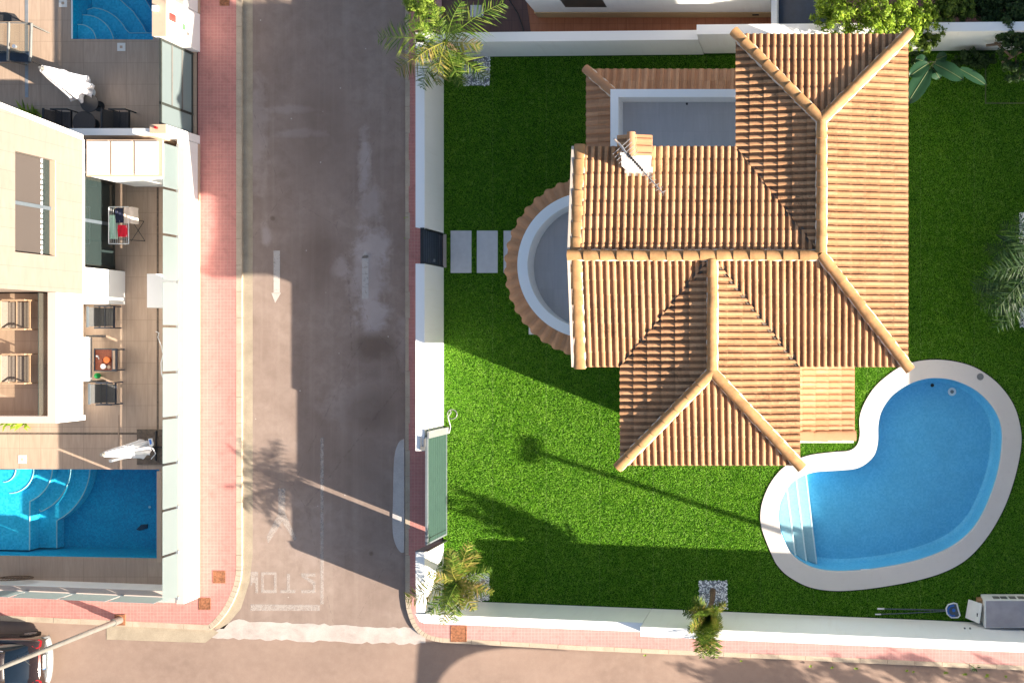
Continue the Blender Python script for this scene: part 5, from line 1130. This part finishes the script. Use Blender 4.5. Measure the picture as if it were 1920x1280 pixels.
crown('broadleaf_tree', 'bright yellow green tree behind the top wall, overhanging the villa roof corner', P(1620, 50, .06), P(1612, 70, 2.6), blobs([(1560, 5, 3.2, .9, .8, .6), (1610, 30, 3.6, 1.1, .9, .7), (1660, 20, 3.7, 1.0, 1.0, .7), (1700, 45, 3.4, .9, .8, .6), (1545, 30, 2.9, .6, .6, .4), (1730, 15, 3.1, .9, .8, .6), (1640, 60, 3.4, .8, .6, .5), (1590, 60, 3.0, .7, .5, .4), (1625, -20, 3.6, 1.0, .8, .6)]), M['bright_leaf'], 15000, .065, 31, .16)
crown('broadleaf_tree', 'dull green tree right of the bright tree, hanging over the taller top wall', P(1735, 40, .06), P(1735, 50, 1.8), blobs([(1730, 55, 2.4, .7, .6, .5), (1765, 25, 2.4, .8, .7, .5), (1715, 85, 2.2, .5, .5, .4), (1790, 5, 2.3, .8, .6, .5), (1812, 22, 2.2, .6, .4, .4), (1735, 78, 2.3, .5, .35, .3), (1750, 60, 2.2, .6, .4, .3), (1770, 45, 2.3, .5, .4, .3)]), M['mid_leaf'], 15000, .065, 33, .1)
crown('broadleaf_tree', 'dark green tree at the top right corner with bare timber stakes', P(1900, 60, .06), P(1890, 80, 1.6), blobs([(1870, 5, 1.9, .9, .7, .5), (1905, 30, 2.0, .8, .8, .5), (1915, 80, 2.0, .6, .9, .4), (1905, 122, 1.9, .7, .6, .4), (1895, 95, 2.0, .5, .5, .4), (1850, 15, 1.7, .7, .5, .4), (1820, 20, 1.5, .6, .5, .4), (1885, 45, 2.0, .8, .6, .4), (1900, 60, 2.3, .7, .7, .4), (1860, 35, 1.8, .7, .4, .4), (1915, 10, 2.2, .7, .7, .4), (1880, -10, 2.0, 1.2, .6, .4), (1800, -5, 1.8, .8, .6, .4)]), M['dark_leaf'], 30000, .06, 35, .1)
crown('shrub', 'low dark green shrub against the top wall, right of the paddle leaved plant', P(1825, 112, .1), P(1825, 112, .3), blobs([(1800, 110, .5, .5, .3, .35), (1828, 112, .6, .6, .36, .4), (1852, 110, .5, .5, .3, .35), (1815, 104, .8, .5, .25, .3)]), M['dark_leaf'], 7000, .05, 37, 0, 'shrub')
crown('shrub', 'small dark shrub hiding under the villa roof corner at the top wall', P(1716, 112, .1), P(1716, 112, .3), blobs([(1712, 112, .5, .45, .35, .3)]), M['dark_leaf'], 900, .05, 39, 0, 'shrub')
crown('conifer', 'clipped yellow green conifer outside the top left corner of the garden', P(845, 40, .06), P(838, 30, 2.2), blobs([(785, 4, 2.8, .72, .62, .6), (806, 26, 2.5, .62, .60, .6), (790, -20, 2.6, .8, .6, .8), (800, 38, 2.2, .55, .5, .5), (775, 18, 2.4, .5, .5, .5)]), M['hedge_leaf'], 15000, .04, 41, .1, 'conifer')
for (a, b, z0, z1, lb) in (((1847, 62), (1898, 108), 1.2, 1.0, 'weathered timber stake leaning furthest left among the top right branches'), ((1849, 86), (1910, 78), 1.4, 1.5, 'nearly level weathered timber stake crossing the leaning one'), ((1878, 118), (1924, 92), .9, 1.1, 'short weathered timber stake beside the dark tree, lower one'), ((1908, 148), (1930, 130), .7, .9, 'pale cut end of a timber stake at the right edge')):
    mb = MB(); mb.tube([G(*a, z0), G(*b, z1)], .045, 7); top_mesh(mb, 'timber_stake', M['timber'], lb, 'stake', 'timber stakes of the top right tree')
rr = random.Random(8); mb = MB()
for k in range(16):
    an = rr.uniform(0, 6.28); b0 = P(52, 792, .1)+Vector((rr.uniform(-.05, .05), 0, 0)); ln = rr.uniform(.35, .6); d = Vector((math.cos(an), math.sin(an), rr.uniform(.3, 1))).normalized(); s_ = d.cross(Vector((0, 0, 1))).normalized()*.05
    m_ = b0+d*ln*.5+Vector((0, 0, .1)); t_ = b0+d*ln; mb.add([b0-s_*.3, b0+s_*.3, m_+s_, m_-s_, t_], [(0, 1, 2, 3), (3, 2, 4)])
for (x, y) in ((14, 790), (28, 791)):
    for k in range(12):
        an = rr.uniform(0, 6.28); b0 = G(x, y, .3); ln = rr.uniform(.25, .42); d = Vector((math.cos(an), math.sin(an), rr.uniform(.2, .9))).normalized(); s_ = d.cross(Vector((0, 0, 1))).normalized()*.05; m_ = b0+d*ln*.5+Vector((0, 0, .05)); t_ = b0+d*ln; mb.add([b0-s_*.3, b0+s_*.3, m_+s_, m_-s_, t_], [(0, 1, 2, 3), (3, 2, 4)])
top_mesh(mb, 'potted_plant', M['bright_leaf'], 'small bright green spiky plant at the foot of the balcony', 'plant')
rr = random.Random(18); mb = MB()
for k in range(40):
    an = rr.uniform(0, 6.28); b0 = P(60+rr.uniform(-14, 14), 214+rr.uniform(-6, 8), .1); ln = rr.uniform(.3, .6); d = Vector((math.cos(an), math.sin(an), rr.uniform(.3, 1))).normalized(); s_ = d.cross(Vector((0, 0, 1))).normalized()*.045; m_ = b0+d*ln*.5; t_ = b0+d*ln; mb.add([b0-s_*.3, b0+s_*.3, m_+s_, m_-s_, t_], [(0, 1, 2, 3), (3, 2, 4)])
top_mesh(mb, 'potted_plant', M['hedge_leaf'], 'yellow green plant beside the slanting edge of the beige house', 'plant')
# weeds in the kerb joints at the lower right
spots = ((1520, 1246, .10), (1560, 1249, .09), (1605, 1251, .10), (1700, 1255, .08), (1712, 1257, .07), (1772, 1259, .12), (1828, 1250, .26), (1850, 1264, .14), (1808, 1262, .12), (1210, 1226, .08), (1390, 1237, .07), (763, 409, .09), (762, 447, .05), (1885, 1266, .09))
for i, (x, y, r_) in enumerate(spots):
    mb = MB(); c_ = P(x, y, .08); rr = random.Random(i)
    for k in range(26):
        an = rr.uniform(0, 6.28); d = Vector((math.cos(an), math.sin(an)*.7, rr.uniform(.1, .7))); s_ = Vector((-d.y, d.x, 0)).normalized()*.018; ln = r_*rr.uniform(.5, 1.1); mb.add([c_-s_*.4, c_+s_*.4, c_+d*ln*.6+s_, c_+d*ln], [(0, 1, 2, 3)])
    lb = 'small green weeds growing in the kerb joint at the lower street' if i not in (6, 11, 12) else ('largest tuft of green weeds on the lower pavement' if i == 6 else 'small green weeds on the kerb beside the navy gate')
    top_mesh(mb, 'weeds', M['dark_leaf'] if i == 6 else M['hedge_leaf'], lb, 'weeds', 'weeds along the lower kerb' if i not in (6, 11, 12) else ('weeds by the navy gate' if i != 6 else None))
crown('broadleaf_tree', 'unseen dark tree added outside the right edge to shade the top wall', P(2060, 175, .1), P(2060, 175, 3.4), [(P(2050, 150, 4.0), 1.3, 1.3, 1.0), (P(2075, 200, 4.6), 1.4, 1.3, 1.0), (P(2040, 190, 3.4), 1.2, 1.2, .9), (P(2110, 150, 5.2), 1.4, 1.3, .9), (P(2095, 215, 5.4), 1.2, 1.1, .8)], M['dark_leaf'], 12000, .13, 61, .16)  # unseen tree, added so that the taller top wall falls in shade
mb = MB(); mb.box(P(1846, 110, .10), P(1848, 196, .14)); mb.box(P(1848, 194, .10), P(1960, 196, .14)); top_mesh(mb, 'lawn_edging', M['rib'], 'thin green edging strip round the dark bed in the top right lawn corner', 'edging')
# pebble beds
def pebbles(label, x0, y0, x1, y1, n=420):
    e = empty('pebble_bed', P((x0+x1)/2, (y0+y1)/2, .1), label, 'pebble bed'); mb = MB(); mb.box(P(x0, y0, .09), P(x1, y1, .115)); world_part(mb, 'bed', M['pebble_bed'], e)
    rr = random.Random(int(x0)); mb = MB(); a = P(x0, y1); b = P(x1, y0)
    for k in range(n):
        c_ = Vector((rr.uniform(a.x-.02, b.x+.02), rr.uniform(a.y-.02, b.y+.02), .125)); r_ = rr.uniform(.016, .034); an = rr.uniform(0, 3.14); ca, sa = math.cos(an), math.sin(an); e1, e2 = r_*rr.uniform(.9, 1.5), r_*rr.uniform(.7, 1)
        vs = [c_+Vector((0, 0, r_*.7))]+[c_+Vector((e1*math.cos(q)*ca-e2*math.sin(q)*sa, e1*math.cos(q)*sa+e2*math.sin(q)*ca, 0)) for q in [1.0472*i for i in range(6)]]
        mb.add(vs, [(0, i+1, (i+1) % 6+1) for i in range(6)], 0, True)
    o = world_part(mb, 'pebbles', M['pebbles'], e); o['kind'] = 'stuff'
pebbles('square bed of white pebbles round the palm at the top left corner', 870, 109, 920, 162); pebbles('bed of white pebbles behind the dry corner palm', 868, 1073, 919, 1124); pebbles('square bed of white pebbles round the slim middle palm', 1312, 1087, 1364, 1140)
pebbles('strip of pale pebbles at the right edge under the shaded palm', 1911, 400, 1950, 612, 2200)
# ================================================================ street things
e = empty('street_lamp', P(229, 1160, .1), 'tall grey street lamp column rising from the pavement at the lower left', 'street lamp')
b0 = P(229, 1160, .1); mb = MB(); mb.tube([b0, b0+Vector((0, 0, 7.5))], [.105, .06], 14); world_part(mb, 'column', M['galv'], e)
mb = MB(); mb.box(b0+Vector((-.20, -.20, 0)), b0+Vector((.20, .20, .03))); world_part(mb, 'base_plate', M['rust'], e); mb = MB(); mb.cyl(b0, .135, .13, .5, 14); world_part(mb, 'sleeve', M['galv'], e)
mb = MB(); mb.box(b0+Vector((-.2, -.9, 7.45)), b0+Vector((.2, .1, 7.6))); world_part(mb, 'lamp_head', M['grey_metal'], e, .03)
e = empty('street_lamp', P(2075, 1192, .1), 'street lamp outside the right edge that shades the lawn and pool steps', 'street lamp')
b0 = P(2075, 1192, .1); t0 = P(2060, 1262, 7.9); mb = MB(); mb.tube([b0, t0], [.13, .09], 12); world_part(mb, 'column', M['galv'], e)
mb = MB(); mb.box(t0-Vector((.26, .46, .03)), t0+Vector((.26, .46, .09))); world_part(mb, 'lamp_head', M['grey_metal'], e)
# street trees across the lower street, outside the frame, whose shadows fall on it
crown('broadleaf_tree', 'street tree across the lower street, just outside the frame', P(2130, 1560, 0), P(2100, 1520, 4.4), [(P(1930, 1492, 4.2), 1.3, .7, .5), (P(2040, 1505, 4.4), 1.5, .8, .5), (P(2170, 1500, 4.2), 1.4, .8, .5), (P(2290, 1485, 4.4), 1.5, .7, .5), (P(2420, 1500, 4.2), 1.6, .9, .5), (P(2000, 1540, 4.4), 1.6, .7, .5)], M['dark_leaf'], 4200, .11, 51, .14)
so = [(787, 1207), (800, 1203), (850, 1199), (868, 1194), (884, 1196), (930, 1207), (1060, 1218), (960, 1214), (905, 1219), (870, 1230), (845, 1246), (828, 1265), (816, 1290), (812, 1340), (778, 1340), (782, 1270)]  # shadow outline, carried back to an added plate that stays unseen
so = spline([P(x+136.4*3.1, y+53.8*3.1).to_2d() for x, y in so], 4); mb = MB(); mb.prism([tuple(p) for p in so], 3.08, 3.12); e = empty('shadow_caster', (*so[0], .0), 'unseen grey plate added across the lower street to cast a curved shadow', 'shadow caster'); world_part(mb, 'shadow_plate', M['wicker'], e)
for q in (51, 57): mb = MB(); mb.tube([Vector((*so[q], 0)), Vector((*so[q], 3.08))], .04, 8); world_part(mb, 'post', M['galv'], e)
# ---------------------------------------------------------------- car
car = empty('parked_car', P(2, 1229, 0), 'black car with red tail lights parked at the kerb in the lower left corner', 'car')
Lc, Wc = 4.4, 1.84
def loft(st, name, mat, parent, mi=None):
    mb = MB(); n = len(st[0][1]); vs = [v for x, ring in st for v in [(x, y, z) for y, z in ring]]
    mb.add(vs, [(i*n+k, i*n+k+1, (i+1)*n+k+1, (i+1)*n+k) for i in range(len(st)-1) for k in range(n-1)], 0, True)
    mb.add([(st[-1][0], y, z) for y, z in st[-1][1]], [tuple(range(n))]); mb.add([(st[0][0], y, z) for y, z in st[0][1]], [tuple(range(n-1, -1, -1))])
    o = mb.build(name, mat, parent); return o
def ring(hw, zb, zs, zt, tw):
    r = [(-hw*.93, zb), (-hw, zb+.12), (-hw, zs-.12), (-hw*.985, zs), (-(hw+tw)/2, (zs+zt)/2+.04), (-tw, zt), (-tw*.6, zt+.02), (0, zt+.03)]
    return r+[(-y, z) for y, z in r[-2::-1]]
body = [(-2.2, ring(.70, .30, .62, .68, .55)), (-2.08, ring(.84, .22, .72, .78, .62)), (-1.5, ring(.91, .20, .88, .95, .72)), (-.9, ring(.92, .20, .95, 1.02, .78)), (0, ring(.92, .20, .97, 1.03, .80)), (1.2, ring(.92, .20, .99, 1.05, .80)), (1.85, ring(.90, .22, 1.0, 1.06, .76)), (2.05, ring(.86, .26, .96, 1.02, .70)), (2.14, ring(.82, .40, .90, .96, .66))]
loft(body, 'body', M['car_paint'], car)
def cab(hw, zb, zt, tw): r = [(-hw, zb), (-(hw*.5+tw*.5)-.02, (zb+zt)/2), (-tw, zt-.05), (-tw*.85, zt), (0, zt+.03)]; return r+[(-y, z) for y, z in r[-2::-1]]
cabo = loft([(-1.05, cab(.70, .98, 1.0, .64)), (-.35, cab(.78, 1.0, 1.42, .62)), (0, cab(.79, 1.0, 1.50, .62)), (.9, cab(.79, 1.02, 1.50, .61)), (1.35, cab(.78, 1.03, 1.44, .59)), (1.78, cab(.72, 1.03, 1.15, .58)), (1.88, cab(.68, 1.02, 1.06, .56))], 'cabin', M['car_glass'], car)
mb = MB(); vs = []
for x, hw, z in ((-.30, .60, 1.445), (0, .62, 1.515), (.9, .61, 1.515), (1.28, .57, 1.475)): vs += [(x, -hw, z-.04), (x, -hw*.6, z+.015), (x, 0, z+.03), (x, hw*.6, z+.015), (x, hw, z-.04)]
mb.add(vs, [(k*5+i, (k+1)*5+i, (k+1)*5+i+1, k*5+i+1) for k in range(3) for i in range(4)], 0, True); rf = mb.build('roof', M['car_paint'], car); m_ = rf.modifiers.new('s', 'SOLIDIFY'); m_.thickness = .02
for s in (-1, 1):
    mb = MB(); mb.tube([(-.3, s*.66, 1.47), (0, s*.67, 1.55), (1.0, s*.66, 1.55), (1.25, s*.62, 1.50)], .018, 6); mb.build('roof_rail', M['chrome'], car)
    mb = MB(); pts = [(1.92, s*.66, 1.03), (2.02, s*.80, .97), (2.06, s*.86, .86), (2.16, s*.80, .84), (2.17, s*.62, .90), (2.08, s*.55, .99)]; mb.add(pts+[(x+.03, y*1.02, z+.02) for x, y, z in pts], [(0,1,2,3,4,5), (11,10,9,8,7,6)]+[(i, i+6, (i+1) % 6+6, (i+1) % 6) for i in range(6)]); mb.build('tail_light', M['tail_red'], car)
    mb = MB(); mb.box((-.75, s*.92, .96), (-.55, s*1.08, 1.10)); mb.build('wing_mirror', M['car_paint'], car, .03)
    for x in (-1.35, 1.35):
        mb = MB(); n = 24; y0, y1 = s*.70, s*.935; vs = [(x+.33*math.cos(2*math.pi*k/n), y0, .33+.33*math.sin(2*math.pi*k/n)) for k in range(n)]+[(x+.33*math.cos(2*math.pi*k/n), y1, .33+.33*math.sin(2*math.pi*k/n)) for k in range(n)]
        mb.add(vs, [(k, (k+1) % n, (k+1) % n+n, k+n) for k in range(n)], 0, True); mb.add(vs, [tuple(range(n)), tuple(range(2*n-1, n-1, -1))]); wh = mb.build('wheel', M['tyre'], car)
        mb = MB(); vs = [(x+.20*math.cos(2*math.pi*k/n), s*.945, .33+.20*math.sin(2*math.pi*k/n)) for k in range(n)]; mb.add(vs, [tuple(range(n))]); mb.build('rim', M['chrome'], wh)
    mb = MB(); mb.box((.2, s*.925, .72), (.36, s*.95, .76)); mb.build('door_handle', M['chrome'], car)
mb = MB(); vs = []
for y in [-.88+k*1.76/12 for k in range(13)]: f = 1-(y/.95)**2; x = 1.98+.24*max(0, f)**.5; vs += [(x-.10, y, .62), (x, y, .60), (x+.02, y, .42), (x-.08, y, .30)]
mb.add(vs, [(k*4+i, (k+1)*4+i, (k+1)*4+i+1, k*4+i+1) for k in range(12) for i in range(3)], 0, True); bp = mb.build('rear_bumper', M['bumper'], car); m_ = bp.modifiers.new('s', 'SOLIDIFY'); m_.thickness = .03
mb = MB(); vs = []
for y in [-.84+k*1.68/12 for k in range(13)]: f = 1-(y/.95)**2; x = 2.00+.22*max(0, f)**.5; vs += [(x-.07, y, .635), (x+.015, y, .63)]
mb.add(vs, [(k*2, (k+1)*2, (k+1)*2+1, k*2+1) for k in range(12)], 0, True); mb.build('chrome_strip', M['chrome'], bp)
mb = MB(); vs = []
for y in [-.66+k*1.32/10 for k in range(11)]: f = 1-(y/.9)**2; x = 1.98+.17*max(0, f)**.5; vs += [(x-.02, y, .995), (x+.03, y, .93)]
mb.add(vs, [(k*2, (k+1)*2, (k+1)*2+1, k*2+1) for k in range(10)], 0, True); mb.build('light_bar', M['tail_red'], car)
mb = MB(); mb.box((2.17, -.26, .70), (2.185, .26, .81)); pl = mb.build('number_plate', M['white_pl'], car); mb = MB(); mb.box((2.186, -.26, .70), (2.188, -.22, .81)); mb.build('plate_band', M['blue_pl'], pl)
mb = MB(); mb.tube([(1.92, -.02, 1.06), (1.72, .32, 1.24)], .012, 5); mb.build('rear_wiper', M['black'], car)
mb = MB(); mb.tube([(.95, 0, 1.54), (1.15, 0, 1.72)], .012, 5); mb.build('aerial', M['black'], car)
# ---------------------------------------------------------------- pool net and brush poles by the street wall
e = empty('pool_net', P(1795, 1138, .12), 'blue and white pool net with its long pole lying along the street wall', 'pool net')
mb = MB(); mb.tube([G(1645, 1140.5, .16), G(1773, 1143, .16)], .022, 8); mb.tube([G(1642, 1151, .14), G(1700, 1149, .15), G(1773, 1145, .17)], .018, 8); world_part(mb, 'pole', M['pale_bar'], e)
mb = MB(); mb.tube([G(1645, 1140.5, .16), G(1658, 1140.7, .16)], .032, 8); mb.tube([G(1641, 1151, .14), G(1652, 1150.8, .14)], .027, 8); world_part(mb, 'grip', M['white_pl'], e)
op = [(1774, 1140), (1778, 1133), (1788, 1130), (1794, 1131), (1797, 1143), (1800, 1153), (1796, 1157), (1784, 1157), (1776, 1150)]
op = [G(*q, .2) for q in op]; mb = MB(); mb.tube(op+[op[0]], .03, 6); world_part(mb, 'rim', M['white_pl'], e)
mb = MB(); mb.prism([tuple((p.to_2d()-Vector(G(1787, 1144).to_2d()))*.96+Vector(G(1787, 1144).to_2d())) for p in op], .16, .19); world_part(mb, 'netting', M['pale_bar'], e)
for k in range(9):
    an = R(90+k*24); c_ = G(1787, 1144, .2); mb = MB(); mb.box(c_+Vector((math.cos(an)*.19-.03, math.sin(an)*.19-.03, .0)), c_+Vector((math.cos(an)*.19+.03, math.sin(an)*.19+.03, .04))); world_part(mb, 'float', M['blue_pl'], e)
mb = MB(); mb.cyl(G(1788, 1143, .2), .06, .19, .25, 14); world_part(mb, 'hub', M['blue_pl'], e)
# pump cabinet and leaning lid
e = empty('pump_cabinet', P(1935, 1140, .1), 'white masonry pump cabinet with mauve grey lid at the lower right corner', 'cabinet')
mb = MB(); mb.box(P(1838, 1112, .1), P(2100, 1162, 1.05)); world_part(mb, 'body', M['white'], e)
mb = MB(); mb.box(P(1840, 1112.5, 1.05), P(2100, 1161, 1.075)); world_part(mb, 'lid', simple('mauve_lid', (.40, .36, .37), .8, .1, 3), e)
for x in (1856, 1870, 1886, 1902):
    mb = MB()
    for k in range(5): mb.box(P(x, 1111.4, .45+k*.08), P(x+12, 1112, .49+k*.08))
    world_part(mb, 'vent', M['galv'], e)
e = empty('leaning_board', P(1822, 1140, .1), 'white plastic cover leaning against the end of the pump cabinet', 'cover')
a = [G(1817, 1123, .15), G(1842, 1131, .9), G(1837, 1168, .9), G(1811, 1157, .15)]; mb = MB(); off = Vector((-.03, 0, .02)); mb.add(a+[p+off for p in a], [(0,1,2,3), (7,6,5,4), (0,4,5,1), (1,5,6,2), (2,6,7,3), (3,7,4,0)]); world_part(mb, 'panel', M['white_pl'], e)
mb = MB(); c_ = G(1834, 1151, .70); mb.box(c_-Vector((.06, .06, .0)), c_+Vector((.0, .06, .10))); world_part(mb, 'handle', M['black'], e)
mb = MB(); mb.box(P(1829, 1117, .1), P(1838, 1128, .55)); top_mesh(mb, 'cardboard_box', simple('cardboard', (.35, .20, .10), .9), 'small brown cardboard piece between the white cover and the cabinet', 'box')
for i, x in enumerate((1801, 1811)):
    mb = MB(); p = P(x, 1163); mb.box((p.x-.03, p.y-.02, 1.0), (p.x+.03, p.y+.03, 1.1)); top_mesh(mb, 'wall_hook', M['pale_bar'], ('tiny blue grey wall hook nearer the pool net' if i == 0 else 'tiny blue grey wall hook nearer the white leaning cover'), 'hook', 'hooks on the street wall')
# ---------------------------------------------------------------- upper neighbour
e = empty('neighbour_house', P(1220, -60, .07), 'white rendered neighbour house above the terracotta terrace at the top', 'house')
mb = MB(); mb.box(P(1012, -200, .07), P(1449, 33, 5.2)); world_part(mb, 'wall', M['white'], e)
mb = MB(); mb.box(P(1011.5, 33, .07), P(1449.5, 34.5, .62)); mb.box(P(1010, -200, .07), P(1011.5, 34.5, .62)); world_part(mb, 'plinth', M['plinth'], e)
mb = MB(); mb.box(P(1075, 33, 1.2), P(1150, 33.6, 2.2)); world_part(mb, 'window', M['frame_dark'], e)
mb = MB(); mb.tube([P(1412, 35.5, .45), P(1424, 35.5, .45)], .03, 6); world_part(mb, 'tap', M['black'], e)
poly_wall([P(1450, -200), P(1460, -200), P(1460, 84), P(1450, 84)], .06, 1.9, 'thin white wall end between the terracotta terrace and the dark plot')
mb = MB(); mb.box(P(1461, -200, .06), P(1560, 60, .10)); top_mesh(mb, 'dark_pond', M['navy'], 'dark blue covered basin beside the thin white wall', 'basin')
mb = MB(); mb.box(P(884, 12, .06), P(908, 34, .12)); top_mesh(mb, 'paving_slab', M['stone_step'], 'single grey slab on the dark brown floor behind the corner palm', 'slab')
mb = MB(); mb.tube([P(955, 0, .1), P(974, 30, .12), P(984, 62, .1), P(986, 84, .1)], .02, 6); top_mesh(mb, 'cable', M['black'], 'thin black cable along the end of the terracotta terrace', 'cable')
mb = MB(); mb.box(P(1960, -200, .06), P(2260, 70, 3.4)); top_mesh(mb, 'garden_shed', M['white'], 'white shed outside the top right corner', 'shed')
